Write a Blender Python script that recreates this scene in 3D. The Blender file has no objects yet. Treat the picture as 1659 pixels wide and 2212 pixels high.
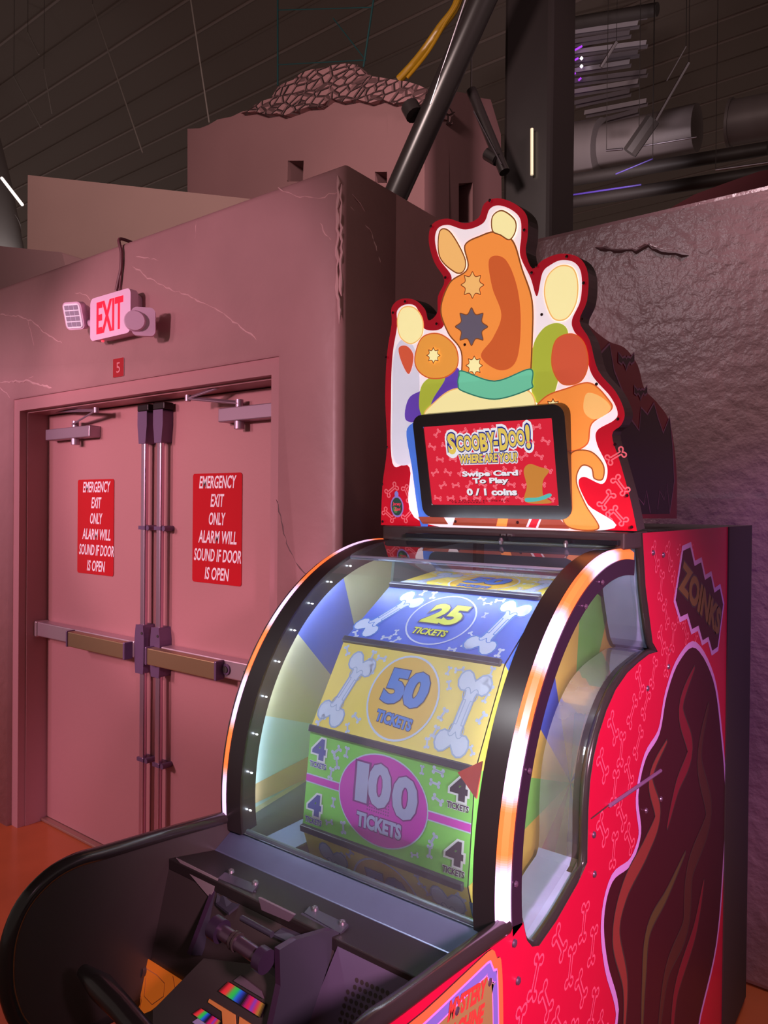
import bpy, bmesh, math, random
from mathutils import Vector, Matrix
from mathutils.geometry import tessellate_polygon

random.seed(7)
sc = bpy.context.scene
col = sc.collection
R = math.radians

# ------------------------------------------------------------------ camera
FPX, CXP, CYP = 1577.66, 829.5, 1106.0
YAW, PITCH, ROLL, CAMH = R(37.10284), R(-0.42508), R(0.54787), 1.6485
_f = Vector((-math.sin(YAW) * math.cos(PITCH), math.cos(YAW) * math.cos(PITCH), math.sin(PITCH)))
_r0 = Vector((math.cos(YAW), math.sin(YAW), 0))
_u0 = _r0.cross(_f)
_r = _r0 * math.cos(ROLL) + _u0 * math.sin(ROLL)
_u = -_r0 * math.sin(ROLL) + _u0 * math.cos(ROLL)
CAM = Vector((0, 0, CAMH))
cam_d = bpy.data.cameras.new('camera')
cam_d.sensor_fit = 'VERTICAL'
cam_d.sensor_height = 36.0
cam_d.lens = 36.0 * FPX / 2212.0
cam_d.clip_start, cam_d.clip_end = 0.05, 200
cam = bpy.data.objects.new('camera', cam_d)
col.objects.link(cam)
cam.matrix_world = Matrix(((_r.x, _u.x, -_f.x, CAM.x), (_r.y, _u.y, -_f.y, CAM.y), (_r.z, _u.z, -_f.z, CAM.z), (0, 0, 0, 1)))
sc.camera = cam


def ray(x, y):
    return _r * ((x - CXP) / FPX) - _u * ((y - CYP) / FPX) + _f


def on_x(x, y, X):
    d = ray(x, y); return CAM + d * (X / d.x)


def on_y(x, y, Y):
    d = ray(x, y); return CAM + d * (Y / d.y)


def on_z(x, y, Z):
    d = ray(x, y); return CAM + d * ((Z - CAMH) / d.z)


# ------------------------------------------------------------------ light
vs = sc.view_settings
sc.display_settings.display_device = 'sRGB'
vs.view_transform = 'Standard'
vs.look = 'None'
vs.gamma = 1.0
vs.use_curve_mapping = False
vs.exposure = 0.0
sc.cycles.use_denoising = True
sc.cycles.max_bounces = 8
sc.cycles.transparent_max_bounces = 16
sc.cycles.sample_clamp_indirect = 4.0


def lin(c):
    return tuple(((v / 255.0) / 12.92 if v / 255.0 <= 0.04045 else ((v / 255.0 + 0.055) / 1.055) ** 2.4) for v in c)


wd = bpy.data.worlds.new('world')
sc.world = wd
wd.use_nodes = True
wd.node_tree.nodes['Background'].inputs['Color'].default_value = (*lin((46, 40, 38)), 1)
wd.node_tree.nodes['Background'].inputs['Strength'].default_value = 7.5


def aim(o, target):
    o.rotation_euler = (Vector(target) - o.location).to_track_quat('-Z', 'Y').to_euler()


def area(name, loc, target, size, power, color, size_y=None, spread=180):
    d = bpy.data.lights.new(name, 'AREA')
    d.energy, d.color, d.size = power, color, size
    if size_y:
        d.shape = 'RECTANGLE'; d.size_y = size_y
    d.spread = R(spread)
    o = bpy.data.objects.new(name, d); col.objects.link(o)
    o.location = loc; aim(o, target)
    return o


def spot(name, loc, target, power, color, angle, blend=0.6, radius=0.05):
    d = bpy.data.lights.new(name, 'SPOT')
    d.energy, d.color, d.spot_size, d.spot_blend, d.shadow_soft_size = power, color, R(angle), blend, radius
    o = bpy.data.objects.new(name, d); col.objects.link(o)
    o.location = loc; aim(o, target)
    return o


spot('room_light_doors', (-4.2, -2.0, 2.6), (-3.6, 1.8, 0.85), 370, (1.0, 0.58, 0.68), 58, 0.6, 0.3)
spot('room_light_corner', (-2.6, -2.0, 2.6), (-2.42, 1.8, 1.95), 330, (1.0, 0.60, 0.70), 35, 0.4, 0.15)
spot('room_light_left', (-4.6, -0.6, 2.6), (-4.0, 1.8, 1.3), 75, (1.0, 0.62, 0.90), 60, 0.9, 0.2)
area('fill_right_wall', (-0.05, 2.30, 3.75), (-0.05, 2.72, 2.3), 1.3, 5.0, (1.0, 0.78, 0.84), 0.08, 64)  # added strip fill above the view, grazing the right wall
spot('fill_wheel', (-1.5, -0.6, 2.9), (-0.80, 1.08, 1.22), 120, (0.96, 0.97, 1.0), 19, 0.5, 0.02)  # added fill to brighten the wheel panels
spot('fill_plaster_sheen', (-1.7, -0.1, 3.4), (-0.85, 2.78, 2.5), 34, (1.0, 0.84, 0.90), 24, 0.9, 0.22)  # added lamp that raises gloss highlights on the right wall top
spot('fill_block_side', (0.6, 0.6, 3.6), (-1.55, 2.15, 2.35), 11, (1.0, 0.74, 0.52), 36, 0.9, 0.04)  # added warm fill for the block's dark side face
spot('fill_machine_side', (0.9, 0.1, 2.1), (-0.49, 1.24, 1.12), 430, (1.0, 0.5, 0.70), 44, 0.8, 0.12)  # added pink fill; its cone shapes the falloff along the side panel
spot('stage_light_purple', (0.9, 1.4, 2.2), (-0.2, 2.78, 1.25), 60, (0.5, 0.2, 1.0), 44, 0.8, 0.1)
spot('fill_facade', (-2.5, 0.8, 4.6), (-4.3, 4.6, 4.2), 430, (1.0, 0.76, 0.72), 95, 0.9, 0.3)  # added fill for the upper building fronts
spot('fill_facade_side', (0.5, 3.4, 5.2), (-2.6, 5.0, 3.9), 260, (1.0, 0.72, 0.74), 60, 0.9, 0.3)  # added fill from the right for the facade's side face

HOOD = {'left': 60.0, 'strip': 95.0, 'right': 55.0, 'edge': 90.0}      # emission of the added hood fill strips; left is the LED dots

# ------------------------------------------------------------------ materials
_mats = {}


def mat(name, rgb, rough=0.5, metal=0.0, emit=None, strength=1.0, spec=0.5, noise=0.0, nscale=8.0, bump=0.0, bscale=30.0, coat=0.0, rgb2=None):
    if name in _mats:
        return _mats[name]
    m = bpy.data.materials.new(name)
    m.use_nodes = True
    nt = m.node_tree
    b = nt.nodes['Principled BSDF']
    c = lin(rgb)
    b.inputs['Base Color'].default_value = (*c, 1)
    b.inputs['Roughness'].default_value = rough
    b.inputs['Metallic'].default_value = metal
    b.inputs['Specular IOR Level'].default_value = spec
    b.inputs['Coat Weight'].default_value = coat
    if emit:
        b.inputs['Emission Color'].default_value = (*lin(emit), 1)
        b.inputs['Emission Strength'].default_value = strength
    tc = nt.nodes.new('ShaderNodeTexCoord')
    if noise > 0 or rgb2:
        n = nt.nodes.new('ShaderNodeTexNoise')
        n.inputs['Scale'].default_value = nscale
        n.inputs['Detail'].default_value = 6
        nt.links.new(tc.outputs['Object'], n.inputs['Vector'])
        r = nt.nodes.new('ShaderNodeValToRGB')
        c2 = lin(rgb2) if rgb2 else tuple(v * (1 - noise) for v in c)
        r.color_ramp.elements[0].position = 0.35
        r.color_ramp.elements[1].position = 0.65
        r.color_ramp.elements[0].color = (*c2, 1)
        r.color_ramp.elements[1].color = (*c, 1)
        nt.links.new(n.outputs['Fac'], r.inputs['Fac'])
        nt.links.new(r.outputs['Color'], b.inputs['Base Color'])
    if bump > 0:
        n2 = nt.nodes.new('ShaderNodeTexNoise')
        n2.inputs['Scale'].default_value = bscale
        n2.inputs['Detail'].default_value = 5
        nt.links.new(tc.outputs['Object'], n2.inputs['Vector'])
        bp = nt.nodes.new('ShaderNodeBump')
        bp.inputs['Strength'].default_value = bump
        bp.inputs['Distance'].default_value = 0.01
        nt.links.new(n2.outputs['Fac'], bp.inputs['Height'])
        nt.links.new(bp.outputs['Normal'], b.inputs['Normal'])
    _mats[name] = m
    return m


def glass(name, tint, haze=0.02, rough=0.02, refl=1.0):
    m = bpy.data.materials.new(name)
    m.use_nodes = True
    nt = m.node_tree
    nt.nodes.clear()
    out = nt.nodes.new('ShaderNodeOutputMaterial')
    tr = nt.nodes.new('ShaderNodeBsdfTransparent'); tr.inputs['Color'].default_value = (*tint, 1)
    gl = nt.nodes.new('ShaderNodeBsdfGlossy'); gl.inputs['Roughness'].default_value = rough
    fr = nt.nodes.new('ShaderNodeFresnel'); fr.inputs['IOR'].default_value = 1.45
    mul = nt.nodes.new('ShaderNodeMath'); mul.operation = 'MULTIPLY'; mul.inputs[1].default_value = refl
    mx = nt.nodes.new('ShaderNodeMixShader')
    df = nt.nodes.new('ShaderNodeBsdfDiffuse'); df.inputs['Color'].default_value = (0.75, 0.8, 0.85, 1)
    tx = nt.nodes.new('ShaderNodeTexCoord')
    no = nt.nodes.new('ShaderNodeTexNoise'); no.inputs['Scale'].default_value = 9; no.inputs['Detail'].default_value = 8
    hz = nt.nodes.new('ShaderNodeMath'); hz.operation = 'MULTIPLY'; hz.inputs[1].default_value = haze * 2
    mx2 = nt.nodes.new('ShaderNodeMixShader')
    nt.links.new(tx.outputs['Object'], no.inputs['Vector'])
    nt.links.new(no.outputs['Fac'], hz.inputs[0])
    nt.links.new(fr.outputs['Fac'], mul.inputs[0])
    nt.links.new(mul.outputs[0], mx.inputs['Fac'])
    nt.links.new(tr.outputs[0], mx.inputs[1]); nt.links.new(gl.outputs[0], mx.inputs[2])
    nt.links.new(hz.outputs[0], mx2.inputs['Fac'])
    nt.links.new(mx.outputs[0], mx2.inputs[1]); nt.links.new(df.outputs[0], mx2.inputs[2])
    nt.links.new(mx2.outputs[0], out.inputs['Surface'])
    return m


def flat_mat(name, rgb, rough=0.4):
    return mat(name, rgb, rough)


# ------------------------------------------------------------------ geometry helpers
class Frame:
    def __init__(s, o, ex, ey, n=None):
        s.o, s.ex, s.ey = Vector(o), Vector(ex).normalized(), Vector(ey).normalized()
        s.n = Vector(n).normalized() if n is not None else s.ex.cross(s.ey)

    def p(s, a, b, t=0.0):
        return s.o + s.ex * a + s.ey * b + s.n * t

    def px(s, x, y):
        d = ray(x, y)
        k = (s.o - CAM).dot(s.n) / d.dot(s.n)
        q = CAM + d * k - s.o
        return (q.dot(s.ex), q.dot(s.ey))

    def pxs(s, pts):
        return [s.px(*q) for q in pts]


def spline(pts, n=6, closed=True):
    out = []
    N = len(pts)
    rng = range(N) if closed else range(N - 1)
    for i in rng:
        g = (lambda k: pts[k % N]) if closed else (lambda k: pts[min(max(k, 0), N - 1)])
        p0, p1, p2, p3 = (Vector(g(i + k)) for k in (-1, 0, 1, 2))
        for j in range(n):
            t = j / n
            out.append(tuple(0.5 * ((2 * p1) + (p2 - p0) * t + (2 * p0 - 5 * p1 + 4 * p2 - p3) * t * t + (3 * p1 - p0 - 3 * p2 + p3) * t ** 3)))
    if not closed:
        out.append(tuple(pts[-1]))
    return out


def area2(p):
    return sum(p[i][0] * p[(i + 1) % len(p)][1] - p[(i + 1) % len(p)][0] * p[i][1] for i in range(len(p)))


def offset(poly, d):
    """shrink (d > 0) a closed polygon along its vertex normals"""
    if area2(poly) < 0:
        d = -d
    out = []
    N = len(poly)
    for i in range(N):
        a, b, c = Vector(poly[i - 1]), Vector(poly[i]), Vector(poly[(i + 1) % N])
        t1 = (b - a); t2 = (c - b)
        t1 = t1.normalized() if t1.length > 1e-9 else t2.normalized()
        t2 = t2.normalized() if t2.length > 1e-9 else t1
        n = Vector((-(t1.y + t2.y), t1.x + t2.x))
        if n.length < 1e-6:
            n = Vector((-t1.y, t1.x))
        n.normalize()
        k = max(0.5, n.dot(Vector((-t1.y, t1.x))))
        out.append(tuple(b + n * (d / k)))
    return out


def rrect(w, h, r, n=5, cx=0, cy=0):
    out = []
    for sx, sy, a0 in ((1, -1, -90), (1, 1, 0), (-1, 1, 90), (-1, -1, 180)):
        for k in range(n + 1):
            a = R(a0 + 90 * k / n)
            out.append((cx + sx * (w / 2 - r) + r * math.cos(a), cy + sy * (h / 2 - r) + r * math.sin(a)))
    return out


def ellipse(cx, cy, rx, ry, n=40, rot=0.0):
    c, s = math.cos(rot), math.sin(rot)
    return [(cx + rx * math.cos(2 * math.pi * k / n) * c - ry * math.sin(2 * math.pi * k / n) * s,
             cy + rx * math.cos(2 * math.pi * k / n) * s + ry * math.sin(2 * math.pi * k / n) * c) for k in range(n)]


def bone(cx, cy, L, rot=0.0, fat=1.0):
    base = []
    for sx, sy, a0, a1 in ((1, 1, 215, -35), (1, -1, 35, -215), (-1, -1, 35 + 0, -215), (-1, 1, 215, -35)):
        pass
    q = [(0.2, 0.095)]
    for k in range(8):
        a = R(200 - 235 * k / 7); q.append((0.36 + 0.135 * math.cos(a), 0.15 + 0.135 * math.sin(a)))
    q.append((0.40, 0.0))
    right = q + [(x, -y) for x, y in reversed(q[:-1])]
    base = right + [(-x, -y) for x, y in right]
    c, s = math.cos(rot), math.sin(rot)
    return [(cx + L * (x * c - y * fat * s), cy + L * (x * s + y * fat * c)) for x, y in base]


_gc = {}


def glyphs(body, bold, shear):
    key = (body, bold, shear)
    if key in _gc:
        return _gc[key]
    cu = bpy.data.curves.new('t', 'FONT')
    cu.body, cu.offset, cu.shear, cu.resolution_u = body, bold, shear, 3
    cu.dimensions = '2D'; cu.fill_mode = 'FRONT'
    o = bpy.data.objects.new('t', cu)
    col.objects.link(o)
    dg = bpy.context.evaluated_depsgraph_get()
    me = o.evaluated_get(dg).to_mesh()
    vs_ = [(v.co.x, v.co.y) for v in me.vertices]
    fs_ = [tuple(p.vertices) for p in me.polygons]
    o.evaluated_get(dg).to_mesh_clear()
    bpy.data.objects.remove(o); bpy.data.curves.remove(cu)
    _gc[key] = (vs_, fs_)
    return _gc[key]


class MB:
    def __init__(s):
        s.v, s.f, s.m, s.mats = [], [], [], []

    def mi(s, m):
        if m not in s.mats:
            s.mats.append(m)
        return s.mats.index(m)

    def add(s, verts, faces, m):
        k = len(s.v); i = s.mi(m)
        s.v += [tuple(q) for q in verts]
        for f in faces:
            s.f.append(tuple(k + j for j in f)); s.m.append(i)
        return s

    def box(s, x0, x1, y0, y1, z0, z1, m):
        v = [(x, y, z) for x in (x0, x1) for y in (y0, y1) for z in (z0, z1)]
        return s.add(v, [(0, 1, 3, 2), (4, 6, 7, 5), (0, 4, 5, 1), (2, 3, 7, 6), (0, 2, 6, 4), (1, 5, 7, 3)], m)

    def fbox(s, fr, a0, a1, b0, b1, t0, t1, m):
        v = [fr.p(a, b, t) for a in (a0, a1) for b in (b0, b1) for t in (t0, t1)]
        return s.add(v, [(0, 1, 3, 2), (4, 6, 7, 5), (0, 4, 5, 1), (2, 3, 7, 6), (0, 2, 6, 4), (1, 5, 7, 3)], m)

    def poly(s, fr, pts, m, t=0.0, holes=None):
        if area2(pts) < 0:
            pts = pts[::-1]
        if holes or len(pts) > 4:
            loops = [pts] + (holes or [])
            flat = [q for l in loops for q in l]
            tris = tessellate_polygon([[Vector((a, b, 0)) for a, b in l] for l in loops])
            fs_ = []
            for tr in tris:
                a, b, c = (flat[k] for k in tr)
                ar = (b[0] - a[0]) * (c[1] - a[1]) - (c[0] - a[0]) * (b[1] - a[1])
                fs_.append(tuple(tr) if ar > 0 else tuple(reversed(tr)))
            return s.add([fr.p(a, b, t) for a, b in flat], fs_, m)
        return s.add([fr.p(a, b, t) for a, b in pts], [tuple(range(len(pts)))], m)

    def prism(s, fr, pts, t0, t1, m, mside=None, holes=None, mback=None):
        """front at t1, back at t0"""
        if area2(pts) < 0:
            pts = pts[::-1]
        s.poly(fr, pts, m, t1, holes)
        k0 = len(s.f)
        s.poly(fr, pts, mback or mside or m, t0, holes)
        for i in range(k0, len(s.f)):
            s.f[i] = tuple(reversed(s.f[i]))
        for l, flip in [(pts, False)] + [(h if area2(h) > 0 else h[::-1], True) for h in (holes or [])]:
            n = len(l)
            v = [fr.p(a, b, t0) for a, b in l] + [fr.p(a, b, t1) for a, b in l]
            fs_ = [(i, (i + 1) % n, n + (i + 1) % n, n + i) for i in range(n)]
            s.add(v, [tuple(reversed(f)) for f in fs_] if flip else fs_, mside or m)
        return s

    def ring(s, fr, outer, inner, m, t=0.0):
        n = len(outer)
        v = [fr.p(a, b, t) for a, b in outer] + [fr.p(a, b, t) for a, b in inner]
        f = [(i, (i + 1) % n, n + (i + 1) % n, n + i) for i in range(n)]
        if area2(outer) < 0:
            f = [tuple(reversed(q)) for q in f]
        return s.add(v, f, m)

    def line(s, fr, pts, w, m, t=0.0, closed=False):
        n = len(pts)
        L, Rr = [], []
        for i in range(n):
            a = Vector(pts[i - 1] if (i > 0 or closed) else pts[i]); b = Vector(pts[(i + 1) % n] if (i < n - 1 or closed) else pts[i])
            d = (b - a)
            d = d.normalized() if d.length > 0 else Vector((1, 0))
            nn = Vector((-d.y, d.x)) * (w / 2)
            L.append(tuple(Vector(pts[i]) + nn)); Rr.append(tuple(Vector(pts[i]) - nn))
        v = [fr.p(*q, t) for q in Rr] + [fr.p(*q, t) for q in L]
        f = [(i, (i + 1) % n, n + (i + 1) % n, n + i) for i in range(n if closed else n - 1)]
        return s.add(v, f, m)

    def tube(s, path, r, m, n=10, caps=True):
        path = [Vector(p) for p in path]
        v, f = [], []
        prev = None
        for i, p in enumerate(path):
            d = (path[min(i + 1, len(path) - 1)] - path[max(i - 1, 0)]).normalized()
            if prev is None:
                ref = Vector((0, 0, 1)) if abs(d.z) < 0.9 else Vector((1, 0, 0))
                a = d.cross(ref).normalized()
            else:
                a = (prev - d * prev.dot(d)).normalized()
            prev = a
            b = d.cross(a)
            rr = r[i] if isinstance(r, (list, tuple)) else r
            v += [p + a * (rr * math.cos(2 * math.pi * k / n)) + b * (rr * math.sin(2 * math.pi * k / n)) for k in range(n)]
        for i in range(len(path) - 1):
            for k in range(n):
                f.append((i * n + k, i * n + (k + 1) % n, (i + 1) * n + (k + 1) % n, (i + 1) * n + k))
        if caps:
            f.append(tuple(reversed(range(n)))); f.append(tuple((len(path) - 1) * n + k for k in range(n)))
        return s.add(v, f, m)

    def sweep(s, fr_path, prof, m, closed_prof=True):
        """fr_path: list of functions (a,b)->point ; prof list of (a,b)"""
        n = len(prof)
        v = [g(a, b) for g in fr_path for a, b in prof]
        f = []
        for i in range(len(fr_path) - 1):
            for k in range(n if closed_prof else n - 1):
                f.append((i * n + k, i * n + (k + 1) % n, (i + 1) * n + (k + 1) % n, (i + 1) * n + k))
        if closed_prof:
            f.append(tuple(range(n))); f.append(tuple(reversed([(len(fr_path) - 1) * n + k for k in range(n)])))
        return s.add(v, f, m)

    def text(s, body, fr, cx, cy, w, h, m, t=0.0005, bold=0.02, shear=0.0, rot=0.0, halo=(), wave=None):
        v0, f0 = glyphs(body, bold, shear)
        x0, x1 = min(q[0] for q in v0), max(q[0] for q in v0)
        y0, y1 = min(q[1] for q in v0), max(q[1] for q in v0)
        sx, sy = w / (x1 - x0), h / (y1 - y0)
        c, sn = math.cos(rot), math.sin(rot)
        for bd, mm, tt in list(halo) + [(bold, m, t)]:
            vv, ff = glyphs(body, bd, shear)
            pts = []
            for a, b in vv:
                a, b = (a - (x0 + x1) / 2) * sx, (b - (y0 + y1) / 2) * sy
                if wave:
                    b += wave(a / w * 2)
                pts.append(fr.p(cx + a * c - b * sn, cy + a * sn + b * c, tt))
            s.add(pts, ff, mm)
        return s

    def bones(s, fr, spots, m, t, th=0.1):
        for x, y, L, rot in spots:
            b = bone(x, y, L, rot)
            s.ring(fr, b, offset(b, th * L), m, t)
        return s

    def build(s, name, parent=None, smooth=30, bevel=0.0, segs=2):
        me = bpy.data.meshes.new(name)
        me.from_pydata(s.v, [], s.f)
        for m in s.mats:
            me.materials.append(m)
        me.polygons.foreach_set('material_index', s.m)
        me.update()
        o = bpy.data.objects.new(name, me)
        col.objects.link(o)
        if smooth:
            me.polygons.foreach_set('use_smooth', [True] * len(me.polygons))
            me.set_sharp_from_angle(angle=R(smooth))
        if bevel > 0:
            b = o.modifiers.new('bevel', 'BEVEL'); b.width, b.segments, b.limit_method = bevel, segs, 'ANGLE'
            b.angle_limit = R(40)
        if parent is not None:
            o.parent = parent
            o.matrix_parent_inverse = parent.matrix_basis.inverted()
        return o


def thing(name, label, cat, loc, group=None):
    o = bpy.data.objects.new(name, None)
    o.empty_display_size = 0.1
    col.objects.link(o)
    o.location = loc
    o['label'], o['category'] = label, cat
    if group:
        o['group'] = group
    return o


def tag(o, label, cat, group=None):
    o['label'], o['category'] = label, cat
    if group:
        o['group'] = group
    return o


def structure(o):
    o['kind'] = 'structure'
    return o


XZ = lambda y, x=0, z=0: Frame((x, y, z), (1, 0, 0), (0, 0, 1))          # faces the viewer (-Y)
YZ = lambda x, y=0, z=0: Frame((x, y, z), (0, 1, 0), (0, 0, 1))          # faces +X
XY = lambda z, x=0, y=0: Frame((x, y, z), (1, 0, 0), (0, 1, 0))          # faces up

# ------------------------------------------------------------------ the room
M_wall = mat('mauve_plaster', (182, 134, 138), 0.42, noise=0.12, nscale=2.5, bump=0.25, bscale=14)
M_wall2 = mat('rough_plaster', (168, 128, 132), 0.26, noise=0.22, nscale=3.0, bump=0.75, bscale=22)
M_door = mat('door_paint', (184, 126, 130), 0.34, noise=0.06, nscale=1.2, bump=0.05, bscale=60)
M_frame = mat('frame_paint', (176, 122, 128), 0.38)
M_floor = mat('orange_floor', (192, 98, 58), 0.22, noise=0.25, nscale=1.5)
M_ceil = mat('dark_deck', (112, 98, 90), 0.6)
M_facade = mat('tan_facade', (150, 116, 110), 0.8, noise=0.12, nscale=0.8, bump=0.2, bscale=5)
M_facade_mauve = mat('mauve_facade', (150, 106, 108), 0.8, noise=0.12, nscale=0.8, bump=0.2, bscale=5)
M_black = mat('black_plastic', (62, 55, 53), 0.35)
M_blackg = mat('black_gloss', (46, 41, 41), 0.2)
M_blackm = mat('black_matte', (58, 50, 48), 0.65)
M_steel = mat('brushed_steel', (190, 180, 190), 0.33, 1.0)
M_white = mat('white_plastic', (235, 225, 235), 0.4)
M_red = mat('sign_red', (190, 12, 32), 0.14)
M_paper = mat('sign_white', (240, 225, 235), 0.4)

WY, DY, XC, WT = 1.808, 1.977, -1.553, 2.765
RY = 2.782
structure(MB().box(-14, 6, -5, 14, -0.05, 0, M_floor).build('floor', smooth=0))
cm = MB()
cm.box(-26, 14, -5, 26, 8.2, 8.3, M_ceil)
M_rib = mat('deck_rib_glint', (134, 116, 110), 0.4)  # lighter tone paints the highlights onto the ribs
for k in range(46):
    y = 1.0 + k * 0.5
    cm.box(-26, 14, y, y + 0.03, 8.185, 8.2, M_rib if k % 3 else M_ceil)
structure(cm.build('ceiling', smooth=0))
structure(MB().box(-26, 14, 25.5, 26, 0, 8.3, M_ceil).build('wall_back', smooth=0))

OL, OR, OT = -3.76, -1.832, 2.176
wl = MB().prism(XZ(WY), [(-9, 0), (OL, 0), (OL, OT), (OR, OT), (OR, 0), (XC, 0), (XC, WT), (-9, WT)], -0.30, 0.0, M_wall)
me_o = wl.build('wall_left', smooth=40)
bm = bmesh.new(); bm.from_mesh(me_o.data)
bmesh.ops.remove_doubles(bm, verts=bm.verts, dist=1e-5)
es = [e for e in bm.edges if all(abs(v.co.y - WY) < 1e-4 for v in e.verts) and (all(abs(v.co.x - XC) < 1e-4 for v in e.verts) or all(abs(v.co.z - WT) < 1e-4 for v in e.verts))]
bmesh.ops.bevel(bm, geom=es, offset=0.03, segments=4, profile=0.5, affect='EDGES')
bm.to_mesh(me_o.data); bm.free()
structure(me_o)
structure(MB().box(XC - 0.3, XC, WY + 0.3, RY + 0.3, 0, WT, M_wall).build('wall_side', smooth=0))
structure(MB().box(XC, 3.2, RY, RY + 0.3, 0, WT, M_wall2).build('wall_right', smooth=0, bevel=0.02))

# door frame: stepped hollow metal, one profile swept round the opening
FX0, FX1, FZ = OL, OR, OT
prof = [(0.0, 0.024), (0.062, 0.024), (0.062, 0.062), (0.070, 0.062), (0.070, DY - WY), (0.070, DY - WY + 0.05), (0.0, DY - WY + 0.05)]
path = [lambda a, b: (FX0 + a, WY + b, 0.0), lambda a, b: (FX0 + a, WY + b, FZ - a),
        lambda a, b: (FX1 - a, WY + b, FZ - a), lambda a, b: (FX1 - a, WY + b, 0.0)]
structure(MB().sweep(path, prof, M_frame).build('trim_1', smooth=0))
DL, DR, DT, DC = FX0 + 0.072, FX1 - 0.072, FZ - 0.074, -2.79
structure(MB().box(DL, DR, DY - 0.03, DY + 0.12, 0.001, 0.016, mat('threshold', (190, 150, 140), 0.35, 0.7)).build('trim_2', smooth=0, bevel=0.004))

doors = []
for i, (a, b) in enumerate(((DL, DC - 0.003), (DC + 0.003, DR))):
    d = MB().box(a, b, DY, DY + 0.045, 0.018, DT, M_door).build('door_%d' % (i + 1), smooth=0, bevel=0.002)
    structure(d); doors.append(d)
structure(MB().box(FX0 + .08, FX1 - .08, DY + 0.08, DY + 0.1, 0.02, FZ, mat('dark_gap', (18, 12, 14), 0.9)).build('trim_3', smooth=0))

# door hardware -------------------------------------------------------
M_rod = mat('rod_metal', (214, 176, 200), 0.25, 0.85)
M_hood = mat('purple_grey_casting', (112, 84, 118), 0.4, 0.3)
M_brass = mat('brass_pad', (176, 146, 112), 0.38, 0.8)
M_bar = mat('silver_bar', (206, 178, 190), 0.36, 0.7)
dp = lambda x, y, off=0.0: on_y(x, y, DY - off)


def px_bar(door, a, b, hgt, off, name, m, bevel=0.004):
    """a box bar fixed to a door, from pixel a to pixel b (its upper edge), standing off the door"""
    p, q = dp(*a, off), dp(*b, off)
    z1 = (p.z + q.z) / 2
    return MB().box(p.x, q.x, DY - off, DY - 0.001, z1 - hgt, z1, m).build(name, door, smooth=0, bevel=bevel)


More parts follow.
